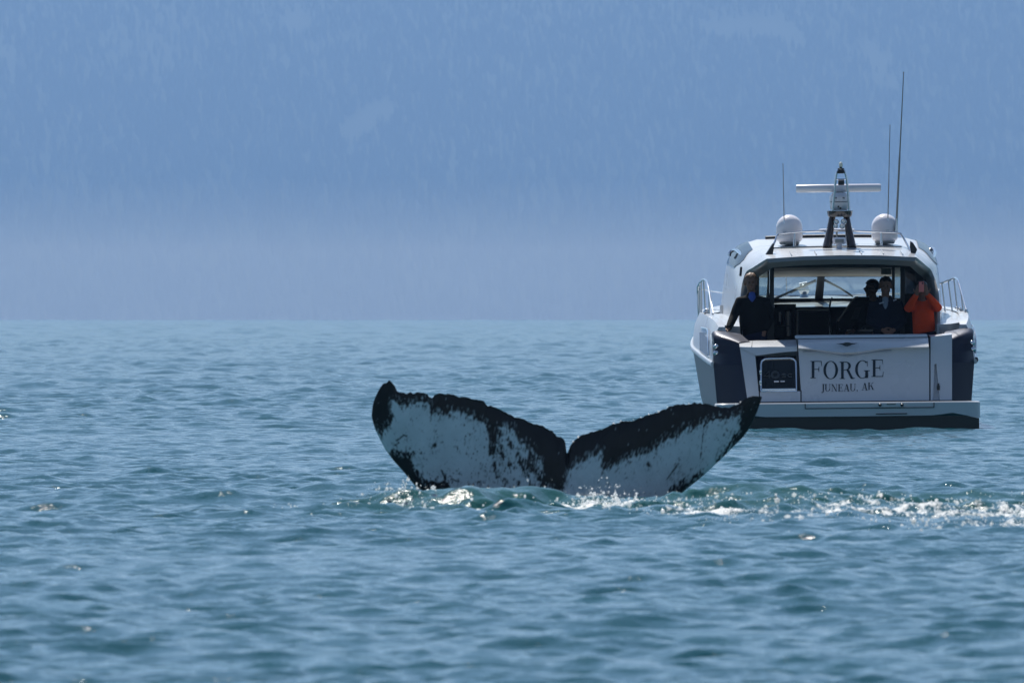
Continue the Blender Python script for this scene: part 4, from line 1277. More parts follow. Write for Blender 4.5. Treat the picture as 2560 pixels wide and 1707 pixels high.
# --- windscreen, doors and the cabin inside
def cabin():
    # aft bulkhead frames (v = 3.2)
    bk = empty("aft_bulkhead"); bk.parent = cab
    def fr(name, x0, y0, x1, y1, v=3.2, mat=BLACK, d=0.06, parent=bk):
        return plate(name, [P(x0, y0, v), P(x1, y0, v), P(x1, y1, v), P(x0, y1, v)], mat, parent, (0, d, 0), bevel=0.004)
    fr("door_post", 1919, 658, 1935, 925); fr("door_post", 2230, 658, 2237, 925); fr("door_header", 1880, 648, 2330, 669, 3.18)
    fr("side_post", 2251, 669, 2262, 925); fr("side_post", 2290, 669, 2335, 925)
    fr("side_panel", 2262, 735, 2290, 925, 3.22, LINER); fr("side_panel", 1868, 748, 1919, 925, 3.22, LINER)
    fr("side_post", 1868, 669, 1898, 748, 3.21)
    for a, b_ in ((1898, 1919), (2237, 2251)):
        fr("door_pane", a, 669, b_, 748, 3.22, GLASS, 0.01)
    fr("side_panel", 2237, 746, 2251, 925, 3.24, LINER); fr("side_pane", 2262, 669, 2290, 735, 3.23, SMOKE, 0.01)
    bm = new_bm(); bm_tube(bm, [P(1924, 672, 3.15), P(1923.5, 735, 3.15)], 0.010, 6); bm_ellipsoid(bm, P(1923.5, 736, 3.14), (.016, .016, .016), 10, 6)
    finish("door_handle", bm, CHROME, bk)
    # headliner seen through the opening
    bm = new_bm()
    rows = []
    for v, w in [(3.4, 2.345), (4.4, 2.335), (5.2, 2.30), (5.6, 2.31), (6.1, 2.26), (6.5, 2.25), (6.85, 2.215)]:
        rows.append([Vector((u, v, w + 0.02 * (1 - (u / 1.2) ** 2))) for u in np.linspace(-1.2, 1.2, 9)])
    bm_loft(bm, rows)
    finish("headliner", bm, HEADLINER, cab, angle=20)
    plate("headliner_panel", [P(2203, 671, 4.0), P(2228, 671, 4.0), P(2228, 686, 4.0), P(2203, 686, 4.0)], HEADLINER, cab, (0, 0.02, 0))
    # windscreen: two raked panes with mullion, header and sill
    ws = empty("windscreen"); ws.parent = cab
    WA, WB = 7.0 + 2.215 * 1.6, -1.6      # plane  v = WA + WB*w  (leans back)
    def W(px, py): return P(px, py, WA, WB)
    def pl(name, pts, mat, d=0.03): return plate(name, [W(*p) for p in pts], mat, ws, (0, d, 0))
    pl("pane", [(1844, 690), (2046, 690), (2040, 752), (1844, 752)], GLASS, 0.012)
    pl("pane", [(2060, 690), (2302, 690), (2302, 752), (2056, 752)], GLASS, 0.012)
    pl("mullion", [(2044, 688), (2062, 688), (2057, 755), (2036, 755)], BLACK, 0.07)
    pl("header", [(1842, 674), (2300, 674), (2300, 692), (1842, 692.5)], BLACK, 0.05)
    pl("sill", [(1836, 746.5), (2306, 745), (2306, 775), (1836, 775)], BLACK, 0.05)
    pl("corner_post", [(1934, 688), (1920, 688), (1915, 755), (1929, 755)], BLACK, 0.05)
    bm = new_bm(); bm_tube(bm, [P(1935, 755.5, 6.6), P(2078, 755, 6.6)], 0.007, 6); finish("dash_trim", bm, CHROME, cab)
    # wipers outside the glass
    for pts in ([(1936, 751), (1975, 733), (2040, 703)], [(2062, 703.5), (2100, 723), (2131, 743)]):
        bm = new_bm(); bm_tube(bm, [W(*p) + Vector((0, 0.06, 0.02)) for p in pts], [0.022, 0.016, 0.012], 6)
        finish("wiper", bm, BLACK, ws)
        bm = new_bm(); bm_tube(bm, [W(p[0] + 2, p[1] + 3) + Vector((0, 0.08, 0.02)) for p in pts[1:]], 0.008, 6); finish("wiper", bm, GREYFRAME, ws)
    # searchlight and rail on the foredeck
    c = P(2010, 724, 9.0)
    bm = new_bm(); bm_ellipsoid(bm, c, (.085, .09, .085), 20, 12); s_ = finish("foredeck_searchlight", bm, CHROME, boat)
    bm = new_bm(); bm_lathe(bm, [(.085, -.15), (.07, -.12), (.05, -.06)], c, 16); finish("searchlight_foot", bm, CHROME, s_)
    bm = new_bm(); bm_tube(bm, [c + Vector((-.07, 0, .08)), c + Vector((.05, 0, .10))], .02, 8); finish("searchlight_visor", bm, CHROME, s_)
    bm = new_bm(); bm_tube(bm, [P(1880, 739.5, 10.0), P(2040, 739.5, 10.4), P(2130, 738.5, 10.4), P(2190, 735, 10.2), P(2330, 734, 9.8)], .016, 8); finish("bow_rail", bm, CHROME, boat)
    bm = new_bm(); bm_tube(bm, [P(1965, 690, 9.6), P(1967, 738, 9.6)], .008, 6); finish("bow_staff", bm, WHITE, boat)
    # furniture
    fu = empty("saloon_furniture"); fu.parent = cab
    bm = new_bm(); bm_box(bm, (0, 6.4, 1.35), (2.5, 0.5, 0.85)); finish("dashboard", bm, LEATHER, fu, bevel=0.03)
    plate("cabinet_door", [P(1996, 779, 4.6), P(2073, 778, 4.6), P(2073, 900, 4.6), P(1996, 900, 4.6)], WOOD, fu, (0, .4, 0), bevel=.005)
    bm = new_bm(); bm_tube(bm, [P(1993, 900, 4.55), P(1993, 775, 4.55), P(2076, 775, 4.55)], .017, 6); finish("cabinet_trim", bm, CREAM, fu)
    bm = new_bm(); bm_tube(bm, smooth_curve([P(2075, 900, 3.9), P(2075, 800, 3.9), P(2074, 770, 3.9), P(2077, 752, 3.9), P(2081, 744, 3.9)], 14), .014, 8); finish("grab_pole", bm, CHROME, fu)
    # helm seat with pale piping
    seat = [P(2094, 803, 4.4), P(2137, 746, 4.4), P(2146, 742, 4.4), P(2200, 742, 4.4), P(2200, 900, 4.4), P(2100, 900, 4.4)]
    hs = plate("helm_seat", seat, LEATHER, fu, (0, .5, 0), bevel=.02)
    bm = new_bm(); bm_tube(bm, smooth_curve([P(2095, 803, 4.37), P(2112, 778, 4.37), P(2134, 747, 4.37), P(2146, 742, 4.37)], 12), .013, 6); finish("seat_piping", bm, CREAM, hs)
    plate("seat_pad", [P(2140, 768, 4.35), P(2182, 766, 4.35), P(2182, 797, 4.35), P(2127, 798, 4.35)], SEATPAD, hs, (0, .03, 0), bevel=.008)
    bm = new_bm(); bm_ellipsoid(bm, P(2099, 824, 4.3), (.018, .018, .018), 10, 6); finish("seat_button", bm, CHROME, hs)
    # counter
    bm = new_bm(); bm_box(bm, P(2152, 826, 3.8) + Vector((0, .25, 0)), (.38, .5, .03)); ct = finish("counter", bm, CREAM, fu, bevel=.006)
    plate("counter_front", [P(2128, 829, 3.75), P(2180, 829, 3.75), P(2180, 930, 3.75), P(2128, 930, 3.75)], SEATPAD, ct, (0, .03, 0))
    # glassware rack beside the door
    for x, y0, y1, r in ((1949, 780, 804, .016), (1953, 784, 811, .010), (1964, 784, 812, .010), (1970, 778, 840, .022), (1976, 782, 838, .008)):
        bm = new_bm(); bm_tube(bm, [P(x, y1, 4.0), P(x, y0, 4.0)], r, 8); finish("rack_tube", bm, CREAM if r > .012 else CHROME, fu)
    bm = new_bm(); bm_tube(bm, [P(1943, 815, 3.98), P(1976, 815, 3.98)], .008, 6); finish("rack_shelf", bm, CHROME, fu)
    plate("rack_back", [P(1936, 760, 4.2), P(1990, 760, 4.2), P(1990, 920, 4.2), P(1936, 920, 4.2)], LEATHER, fu, (0, .04, 0))
cabin()

# --- rails on the side decks, fittings on the quarters
def rails():
    L = empty("port_rail"); L.parent = boat
    def tube(name, pts, r, parent, mat=CHROME, n=0):
        bm = new_bm(); bm_tube(bm, smooth_curve(pts, n) if n else pts, r, 8); return finish(name, bm, mat, parent)
    tube("top_tube", [P(1748, 800, 5.6), P(1746, 760, 5.6), P(1744.5, 722, 5.6), P(1747, 711, 5.4), P(1753, 703, 5.0), P(1760, 699, 4.6), P(1767, 704, 4.2), P(1772, 722, 3.9), P(1777, 755, 3.5), P(1782, 785, 3.2)], .017, L, n=40)
    for x0, y0, x1, y1, v in ((1748, 708, 1751, 798, 5.4), (1753, 703, 1754, 790, 5.0), (1759, 700, 1764, 783, 4.6), (1772, 722, 1774, 785, 4.0)):
        tube("stanchion", [P(x0, y0, v), P(x1, y1, v)], .012, L)
    tube("wire", [P(1752, 722, 5.2), P(1776, 727, 6.0), P(1807, 732, 8.0), P(1816, 729, 8.4), P(1834, 719, 9.0)], .011, L)
    tube("wire", [P(1783, 774, 5.5), P(1803, 775.5, 7.0)], .009, L)
    for x, y in ((1766, 775), (1771, 779), (1763, 780)):
        bm = new_bm(); bm_ellipsoid(bm, P(x, y, 4.2), (.035, .05, .03), 10, 6); finish("rail_foot", bm, CHROME, L)
    tube("fender_post", [P(1804, 784, 5.0), P(1804, 763, 5.0)], .026, L, WHITE)
    R = empty("starboard_rail"); R.parent = boat
    tube("top_tube", [P(2347, 710, 6.0), P(2366, 703, 5.6), P(2384, 696, 5.2), P(2390, 696, 5.0), P(2396, 704, 4.6), P(2404, 730, 4.2), P(2412, 760, 3.7), P(2417, 782, 3.4), P(2420, 800, 3.3)], .017, R, n=36)
    for x0, y0, x1, y1, v in ((2355, 708, 2363, 779, 5.8), (2371, 702, 2381, 779, 5.5), (2385, 697, 2394, 776, 5.1), (2402, 722, 2408, 778, 4.3)):
        tube("stanchion", [P(x0, y0, v), P(x1, y1, v)], .012, R)
    for x, y in ((2392, 770), (2400, 772), (2405, 777)):
        bm = new_bm(); bm_ellipsoid(bm, P(x, y, 4.4), (.03, .05, .025), 10, 6); finish("rail_foot", bm, CHROME, R)
    bm = new_bm(); bm_ellipsoid(bm, P(2416, 779, 3.4), (.03, .06, .05), 12, 8); finish("rail_foot", bm, CHROME, R)
    for pts in (((1790, 866, .70), (1790, 882, .68)), ((2431, 857, .75), (2433, 873, .72))):
        for x, y, v in pts:
            bm = new_bm(); bm_ellipsoid(bm, P(x, y, v), (.045, .03, .035), 14, 8); finish("fairlead", bm, CHROME, boat)
    bm = new_bm(); bm_ellipsoid(bm, P(2441, 899, .95), (.03, .06, .04), 12, 8); finish("fender_eye", bm, BLACK, boat)
    # glass wing of the forward side window
    plate("side_window", [P(1808, 768, 6.6), P(1809, 735, 6.6), P(1814, 700, 6.5), P(1822, 669, 6.4), P(1834, 690, 5.6), P(1834, 768, 5.6)], CLEARSIDE, cab, (0.01, 0.01, 0))
rails()

# ------------------------------------------------------------------ people aboard
SKIN = pmat("skin", (0.20, 0.105, 0.072), spec=0.2, rough=0.6, var=0.08, scale=25)
HAIR_FAIR = pmat("light_brown_hair", (0.16, 0.085, 0.045), rough=0.5, var=0.3, scale=60, bump=0.3)
HAIR_DARK = pmat("dark_hair", (0.012, 0.009, 0.008), rough=0.45, var=0.3, scale=60, bump=0.3)
FLEECE = pmat("black_fleece", (0.006, 0.006, 0.007), rough=0.9, spec=0.1, var=0.3, scale=40, bump=0.2)
SHIRT = pmat("blue_shirt", (0.03, 0.07, 0.30), rough=0.8, var=0.15, scale=40)
SHIRT_G = pmat("grey_shirt", (0.20, 0.24, 0.30), rough=0.8, var=0.15, scale=40)
JEANS = pmat("navy_trousers", (0.008, 0.011, 0.032), spec=0.1, rough=0.9, var=0.3, scale=50)
NAVYJ = pmat("navy_jacket_cloth", (0.006, 0.009, 0.020), spec=0.12, rough=0.8, var=0.2, scale=30, bump=0.1)
ORANGE = pmat("orange_jacket_cloth", (0.62, 0.056, 0.012), spec=0.15, rough=0.75, var=0.12, scale=14, bump=0.15)
PINK = pmat("pink_phone_case", (0.75, 0.18, 0.16), rough=0.35, var=0.05, scale=10)
STRIPE = pmat("pale_jacket_stripe", (0.5, 0.52, 0.58), rough=0.6, var=0.1, scale=20)
DARKV = pmat("dark_sunglasses", (0.006, 0.006, 0.007), rough=0.12, var=0.1, scale=10)
EYEM = pmat("dark_eye", (0.02, 0.015, 0.012), rough=0.2, var=0.1, scale=10)
LIP = pmat("lips", (0.30, 0.10, 0.08), rough=0.5, var=0.1, scale=30)
SHOE = pmat("dark_shoe", (0.02, 0.018, 0.016), rough=0.5, var=0.2, scale=10)

def fuse(name, bm, voxel, mat, parent, smooth_it=3):
    """fuse overlapping solids into one continuous skin"""
    me = bpy.data.meshes.new(name + "_raw")
    bmesh.ops.recalc_face_normals(bm, faces=bm.faces)
    bm.to_mesh(me); bm.free()
    tmp = bpy.data.objects.new(name + "_raw", me)
    COL.objects.link(tmp)
    md = tmp.modifiers.new("r", 'REMESH'); md.mode = 'VOXEL'; md.voxel_size = voxel; md.use_smooth_shade = True
    sm = tmp.modifiers.new("s", 'SMOOTH'); sm.iterations = smooth_it; sm.factor = 0.5
    dg = bpy.context.evaluated_depsgraph_get()
    ev = tmp.evaluated_get(dg)
    out = bpy.data.meshes.new_from_object(ev)
    out.name = name
    bpy.data.objects.remove(tmp); bpy.data.meshes.remove(me)
    out.materials.clear(); out.materials.append(mat)
    for f in out.polygons: f.use_smooth = True
    o = bpy.data.objects.new(name, out)
    return link(o, parent)

def head_into(bm, c, yaw=0.0, k=1.0):
    """head centred on c (middle of the skull), facing -y turned by yaw"""
    R = Matrix.Rotation(yaw, 4, 'Z')
    def e(x, y, z, rx, ry, rz):
        p = R @ Vector((x * k, y * k, z * k))
        bm_ellipsoid(bm, Vector(c) + p, (rx * k, ry * k, rz * k), 16, 12, rot=Euler((0, 0, yaw)))
    e(0, 0.01, 0.02, 0.083, 0.097, 0.098)       # skull
    e(0, -0.022, -0.052, 0.067, 0.068, 0.066)   # jaw
    e(0, -0.068, -0.098, 0.026, 0.022, 0.022)   # chin
    e(0, -0.098, -0.022, 0.013, 0.018, 0.024)   # nose
    e(0, -0.084, 0.018, 0.048, 0.016, 0.012)    # brow
    for s in (-1, 1):
        e(s * 0.086, 0.012, -0.015, 0.010, 0.020, 0.032)   # ears
        e(s * 0.042, -0.066, -0.035, 0.022, 0.022, 0.022)  # cheeks

def face_parts(c, yaw, k, parent):
    R = Matrix.Rotation(yaw, 4, 'Z')
    for s in (-1, 1):
        bm = new_bm(); bm_ellipsoid(bm, Vector(c) + R @ Vector((s * 0.031 * k, -0.083 * k, 0.0)), (0.012, 0.008, 0.007), 10, 6); finish("eye", bm, EYEM, parent)
    bm = new_bm(); bm_ellipsoid(bm, Vector(c) + R @ Vector((0, -0.086 * k, -0.062 * k)), (0.024, 0.008, 0.006), 10, 6); finish("mouth", bm, LIP, parent)

def hair(c, yaw, k, mat, parent, length=0.0, seed=1, fringe=0.05):
    """a cap of hair: a closed shell that dips inside the head over the face"""
    rnd = np.random.default_rng(seed)
    bm = new_bm()
    bmesh.ops.create_uvsphere(bm, u_segments=28, v_segments=20, radius=1.0)
    R = Matrix.Rotation(yaw, 4, 'Z')
    for v in bm.verts:
        x, y, z = v.co
        r = 1.10 + 0.05 * math.sin(11 * x + seed) * math.sin(9 * z + 2 * y) + rnd.normal(0, 0.012)
        face = (y < -0.12 + 0.35 * max(0, -z)) and z < 0.42 + fringe * math.sin(7 * x)
        if face or (z < -0.35 and length == 0): r = 0.72
        p = Vector((x * 0.086 * r, y * 0.098 * r + 0.012, z * 0.102 * r + 0.024))
        if length and z < -0.1 and y > -0.25: p.z -= length * (-z); p.x *= 1.12
        v.co = Vector(c) + R @ (p * k)
    return finish("hair", bm, mat, parent)

def hand_into(bm, wrist, d, up, side=1, curl=0.3, k=1.0, spread=0.12):
    """palm, four fingers and thumb; d = direction the hand points, up = back of the hand"""
    d = Vector(d).normalized(); up = Vector(up).normalized()
    x = d.cross(up).normalized() * side
    w = Vector(wrist)
    bm_tube(bm, [w - d * .02, w + d * .02, w + d * .055, w + d * .09], [.026 * k, .032 * k, .038 * k, .034 * k], 10, flat=(up, 0.5))
    for i, (off, ln) in enumerate(((-.030, .070), (-.010, .080), (.010, .075), (.029, .060))):
        b0 = w + d * .085 + x * off
        dd = (d + x * off * spread * 20 / 2).normalized()
        p1 = b0 + dd * ln * .42
        d2 = (dd - up * curl).normalized(); p2 = p1 + d2 * ln * .33
        d3 = (d2 - up * curl).normalized(); p3 = p2 + d3 * ln * .28
        bm_tube(bm, [b0 - dd * .02, p1, p2, p3], [.0105, .0095, .0088, .0075], 8)
    t0 = w + d * .025 - x * .03
    t1 = t0 + (d * .6 - x * .8).normalized() * .04
    t2 = t1 + (d * .9 - x * .35 - up * curl).normalized() * .03
    bm_tube(bm, [t0, t1, t2], [.013, .012, .009], 8)

class Fig:
    """a standing figure: joints given as photo (px, py) plus depth offset; frame: origin at the feet, x right, y away, z up"""
    def __init__(self, label, px_foot, v, foot_w=0.49):
        self.M = BOAT_M
        p = BOAT_M @ Vector((P(px_foot, 800, v).x, v, foot_w))
        self.o = p
        self.root = empty("person", p)
        tag(self.root, label, "person", "people on the yacht")
    def J(self, px, py, dy=0.0):
        D = self.o.y + dy
        return Vector(((px - 1280) / FPX * D - self.o.x, dy, EYE - (py - HORIZON) / FPX * D - self.o.z))

def legs_into(bm, hipc, r, seat=False, k=1.0, foot=True, grow=0.0):
    hz = hipc.z
    for s in (-1, 1):
        h = hipc + Vector((s * .09 * k, 0, -0.02))
        if not seat:
            kn = Vector((h.x + s * .015, h.y - .015, hz * .53)); an = Vector((h.x + s * .02, h.y + .02, .07))
        else:
            kn = h + Vector((s * .04, -.40, .0)); an = kn + Vector((0, .03, -.42))
        bm_tube(bm, [h, h.lerp(kn, .5), kn, kn.lerp(an, .35), an], [.088 * k + grow, .075 * k + grow, .058 * k + grow, .056 * k + grow, .042 * k + grow], 12)
        if foot:
            bm_tube(bm, [an + Vector((0, .03, -.03)), an + Vector((0, -.05, -.04)), an + Vector((s * .02, -.17, -.05))], [.04, .042, .03], 10)

def man_left():
    F = Fig("person in black fleece and blue shirt resting one hand on the stern quarter", 1886, 1.72)
    r = F.root; J = F.J
    hc = J(1877, 706); nk = J(1880, 738); ch = J(1884, 775); hp = J(1886, 838)
    sl, el, wl = J(1850, 752), J(1833, 794, -.10), J(1821, 822, -.30)
    sr, er, wr = J(1916, 754), J(1927, 795, .05), J(1912, 827, -.06)
    bm = new_bm()
    head_into(bm, hc, math.radians(4), 1.05)
    bm_tube(bm, [hc + Vector((0, .015, -.06)), nk, ch], [.055, .06, .10], 12)
    bm_tube(bm, [nk + Vector((0, 0, -.03)), ch, hp], [.09, .14, .13], 14, flat=((0, 1, 0), .68))
    for a, b_, c_ in ((sl, el, wl), (sr, er, wr)): bm_tube(bm, [a, b_, c_], [.055, .042, .028], 10)
    legs_into(bm, hp, .09)
    hand_into(bm, wl, (-.62, -.25, -.30), (0.1, -.3, 1), side=1, curl=.18, spread=.25)
    hand_into(bm, wr, (-.35, -.2, -.9), (.3, -1, 0.1), side=-1, curl=.4)
    fuse("body", bm, .008, SKIN, r, 2)
    face_parts(hc, math.radians(4), 1.05, r)
    hair(hc, math.radians(4), 1.06, HAIR_FAIR, r, seed=3)
    bm = new_bm()
    bm_tube(bm, [nk + Vector((0, .015, .05)), nk + Vector((0, .01, .0)), nk + Vector((0, 0, -.05)), J(1884, 768), J(1884, 800), J(1886, 829), J(1887, 833)], [.068, .085, .16, .205, .215, .21, .195], 20, flat=((0, 1, 0), .62))
    for a, b_, c_ in ((sl, el, wl), (sr, er, wr)):
        bm_tube(bm, [nk.lerp(a, .5) + Vector((0, 0, -.05)), a + Vector((0, 0, -.015)), a.lerp(b_, .5), b_, b_.lerp(c_, .6), c_], [.09, .085, .072, .064, .056, .047], 12)
    bm_tube(bm, [nk + Vector((-.055, .03, .045)), nk + Vector((-.06, -.04, .01)), nk + Vector((-.02, -.085, -.04))], [.022, .022, .018], 8)
    bm_tube(bm, [nk + Vector((.06, .03, .045)), nk + Vector((.065, -.04, .01)), nk + Vector((.025, -.085, -.04))], [.022, .022, .018], 8)
    fuse("jacket", bm, .014, FLEECE, r, 4)
    bm = new_bm(); bm_tube(bm, [nk + Vector((0, -.035, .015)), nk + Vector((0, -.085, -.03)), nk + Vector((0, -.112, -.065)), nk + Vector((0, -.115, -.095))], [.05, .056, .034, .010], 10, flat=((0, 1, 0), .5))
    finish("shirt", bm, SHIRT, r)
    bm = new_bm(); legs_into(bm, hp, .09, foot=False, grow=.018); bm_tube(bm, [hp + Vector((0, 0, .07)), hp, hp + Vector((0, 0, -.1))], [.165, .175, .16], 16, flat=((0, 1, 0), .68))
    fuse("trousers", bm, .016, JEANS, r, 3)

def man_centre():
    F = Fig("person in navy jacket standing in the cabin doorway with hands joined", 2214, 2.1)
    r = F.root; J = F.J
    hc = J(2214, 715); nk = J(2213, 750); hp = J(2216, 845)
    sl, el, wl = J(2183, 763), J(2174, 805), J(2205, 824, -.16)
    sr, er, wr = J(2247, 761), J(2258, 804), J(2236, 824, -.16)
    bm = new_bm()
    head_into(bm, hc, math.radians(-3), 1.04)
    bm_tube(bm, [hc + Vector((0, .015, -.06)), nk, J(2214, 780)], [.055, .062, .10], 12)
    bm_tube(bm, [nk + Vector((0, 0, -.03)), J(2214, 785), hp], [.09, .14, .13], 14, flat=((0, 1, 0), .68))
    for a, b_, c_ in ((sl, el, wl), (sr, er, wr)): bm_tube(bm, [a, b_, c_], [.055, .042, .028], 10)
    legs_into(bm, hp, .09)
    hand_into(bm, wl, (.75, -.15, -.45), (-.2, -1, .2), side=1, curl=.35)
    hand_into(bm, wr, (-.75, -.15, -.5), (.2, -1, .2), side=-1, curl=.35)
    fuse("body", bm, .008, SKIN, r, 2)
    face_parts(hc, math.radians(-3), 1.04, r)
    hair(hc, math.radians(-3), 1.07, HAIR_DARK, r, seed=9, fringe=.08)
    bm = new_bm()
    bm_tube(bm, [nk + Vector((0, .015, .05)), nk + Vector((0, .01, .0)), nk + Vector((0, 0, -.05)), J(2215, 775), J(2216, 805), J(2217, 836)], [.07, .09, .16, .205, .21, .20], 20, flat=((0, 1, 0), .62))
    for a, b_, c_ in ((sl, el, wl), (sr, er, wr)):
        bm_tube(bm, [nk.lerp(a, .5) + Vector((0, 0, -.05)), a + Vector((0, 0, -.015)), a.lerp(b_, .5), b_, b_.lerp(c_, .6), c_], [.09, .082, .072, .064, .056, .045], 12)
    for s in (-1, 1): bm_tube(bm, [nk + Vector((s * .07, .05, .05)), nk + Vector((s * .085, -.03, .02)), nk + Vector((s * .04, -.10, -.05))], [.028, .028, .02], 8)
    bm_tube(bm, [nk + Vector((-.08, .09, .02)), nk + Vector((0, .12, .01)), nk + Vector((.08, .09, .02))], [.03, .045, .03], 8)
    jk = fuse("jacket", bm, .014, NAVYJ, r, 4)
    bm = new_bm(); bm_tube(bm, [nk + Vector((0, -.04, .01)), nk + Vector((0, -.09, -.03)), nk + Vector((0, -.125, -.09)), nk + Vector((0, -.128, -.13))], [.05, .05, .03, .008], 10, flat=((0, 1, 0), .5))
    finish("shirt", bm, SHIRT_G, r)
    for a, b_ in (((2198, 759), (2210, 755.5)), ((2233, 752), (2241, 748.5))):
        bm = new_bm(); bm_tube(bm, [J(*a, -.135), J(*b_, -.135)], .010, 6); finish("jacket_stripe", bm, STRIPE, jk)
    bm = new_bm(); legs_into(bm, hp, .09, foot=False, grow=.018); bm_tube(bm, [hp + Vector((0, 0, .07)), hp, hp + Vector((0, 0, -.1))], [.165, .175, .16], 16, flat=((0, 1, 0), .68))
    fuse("trousers", bm, .016, JEANS, r, 3)

def helmsman():
    F = Fig("person in dark clothes and sunglasses seated at the helm looking sideways", 2184, 3.95, 0.75)
    r = F.root; J = F.J
    hc = J(2179, 722); nk = J(2184, 752, .02); hp = J(2186, 845, .02)
    yaw = math.radians(-68)
    sl, el, wl = J(2165, 770, -.06), J(2152, 808, -.12), J(2135, 826, -.30)
    sr, er, wr = J(2204, 768, .12), J(2212, 808, .12), J(2196, 830, -.05)
    bm = new_bm()
    head_into(bm, hc, yaw, 1.0)
    bm_tube(bm, [hc + Vector((.012, 0, -.06)), nk, J(2185, 780)], [.052, .058, .10], 12)
    bm_tube(bm, [nk + Vector((0, 0, -.03)), J(2185, 790), hp], [.09, .13, .13], 14, flat=((0, 1, 0), .75))
    for a, b_, c_ in ((sl, el, wl), (sr, er, wr)): bm_tube(bm, [a, b_, c_], [.052, .04, .027], 10)
    legs_into(bm, hp, .09, seat=True)
    hand_into(bm, wl, (-.7, -.4, -.2), (0, -.3, 1), side=1, curl=.4)
    hand_into(bm, wr, (-.5, -.7, -.1), (0, -.3, 1), side=-1, curl=.4)
    fuse("body", bm, .009, SKIN, r, 2)
    hair(hc, yaw, 1.08, HAIR_DARK, r, seed=5, fringe=.02)
    R = Matrix.Rotation(yaw, 4, 'Z')
    bm = new_bm()
    pts = [R @ Vector((x, y, z)) + hc for x, y, z in ((-.085, .0, .004), (-.078, -.06, .004), (-.045, -.095, .0), (0, -.100, .004), (.045, -.095, 0), (.078, -.06, .004), (.085, 0, .004))]
    bm_tube(bm, pts, [.006, .010, .018, .012, .018, .010, .006], 8); finish("sunglasses", bm, DARKV, r)
    bm = new_bm()
    bm_tube(bm, [nk + Vector((0, .01, .01)), nk + Vector((0, 0, -.05)), J(2185, 780, .02), J(2186, 812, .02), J(2186, 850, .02)], [.07, .13, .19, .195, .19], 18, flat=((0, 1, 0), .68))
    for a, b_, c_ in ((sl, el, wl), (sr, er, wr)):
        bm_tube(bm, [nk.lerp(a, .5) + Vector((0, 0, -.05)), a + Vector((0, 0, -.015)), a.lerp(b_, .5), b_, b_.lerp(c_, .6), c_], [.085, .08, .07, .06, .054, .045], 12)
    fuse("jacket", bm, .015, FLEECE, r, 4)
    bm = new_bm(); legs_into(bm, hp, .09, seat=True, foot=False, grow=.018); bm_tube(bm, [hp + Vector((0, 0, .07)), hp + Vector((0, 0, -.08))], [.165, .165], 16, flat=((0, 1, 0), .75))
    fuse("trousers", bm, .018, JEANS, r, 3)

def orange_person():
    F = Fig("person in bright orange jacket holding up a phone to take a picture", 2312, 1.95)
    r = F.root; J = F.J
    hc = J(2304, 725, .02); nk = J(2306, 755, .02); hp = J(2314, 838, .02)
    sl, el, wl = J(2282, 762), J(2270, 772, -.14), J(2291, 737, -.25)
    sr, er, wr = J(2331, 762), J(2346, 771, -.12), J(2318, 736, -.25)
    bm = new_bm()
    head_into(bm, hc, 0.0, 0.98)
    bm_tube(bm, [hc + Vector((0, .015, -.06)), nk, J(2308, 785)], [.048, .052, .09], 12)
    bm_tube(bm, [nk + Vector((0, 0, -.03)), J(2309, 790), hp], [.08, .12, .125], 14, flat=((0, 1, 0), .68))
    for a, b_, c_ in ((sl, el, wl), (sr, er, wr)): bm_tube(bm, [a, b_, c_], [.048, .038, .026], 10)
    legs_into(bm, hp, .09)
    hand_into(bm, wl, (.30, -.05, .95), (-.35, -1, .1), side=1, curl=.35, k=.9)
    hand_into(bm, wr, (-.30, -.05, .95), (.35, -1, .1), side=-1, curl=.35, k=.9)
    fuse("body", bm, .008, SKIN, r, 2)
    face_parts(hc, 0, .98, r)
    hair(hc, 0.0, 1.06, HAIR_DARK, r, seed=12, length=.10, fringe=.06)
    bm = new_bm()
    bm_tube(bm, [nk + Vector((0, .01, .012)), nk + Vector((0, 0, -.05)), J(2307, 778), J(2309, 805), J(2311, 826), J(2312, 832)], [.068, .125, .160, .165, .172, .165], 20, flat=((0, 1, 0), .68))
    for a, b_, c_ in ((sl, el, wl), (sr, er, wr)):
        bm_tube(bm, [nk.lerp(a, .5) + Vector((0, 0, -.05)), a + Vector((0, 0, -.015)), a.lerp(b_, .5), b_, b_.lerp(c_, .6), c_], [.085, .078, .072, .066, .056, .042], 12)
    bm_tube(bm, [nk + Vector((-.06, .05, .02)), nk + Vector((-.055, -.045, -.01)), nk + Vector((.0, -.075, -.02)), nk + Vector((.055, -.045, -.01)), nk + Vector((.06, .05, .02))], [.025, .024, .022, .024, .025], 8)
    fuse("jacket", bm, .014, ORANGE, r, 4)
    bm = new_bm(); legs_into(bm, hp, .09, foot=False, grow=.015); bm_tube(bm, [hp + Vector((0, 0, .07)), hp, hp + Vector((0, 0, -.1))], [.15, .165, .15], 16, flat=((0, 1, 0), .72))
    fuse("trousers", bm, .016, JEANS, r, 3)
    # the phone is a thing of its own, between the two hands
    c = F.o + J(2303.5, 717, -.275)
    ph = empty("phone", c); tag(ph, "small pink phone held up in both hands before a face", "phone")
    bm = new_bm(); bm_box(bm, (0, 0, 0), (.075, .010, .150)); finish("phone_case", bm, PINK, ph, bevel=.006)
    bm = new_bm(); bm_box(bm, (.018, -.007, .052), (.022, .005, .022)); finish("phone_camera", bm, DARKV, ph, bevel=.002)

man_left(); man_centre(); helmsman(); orange_person()

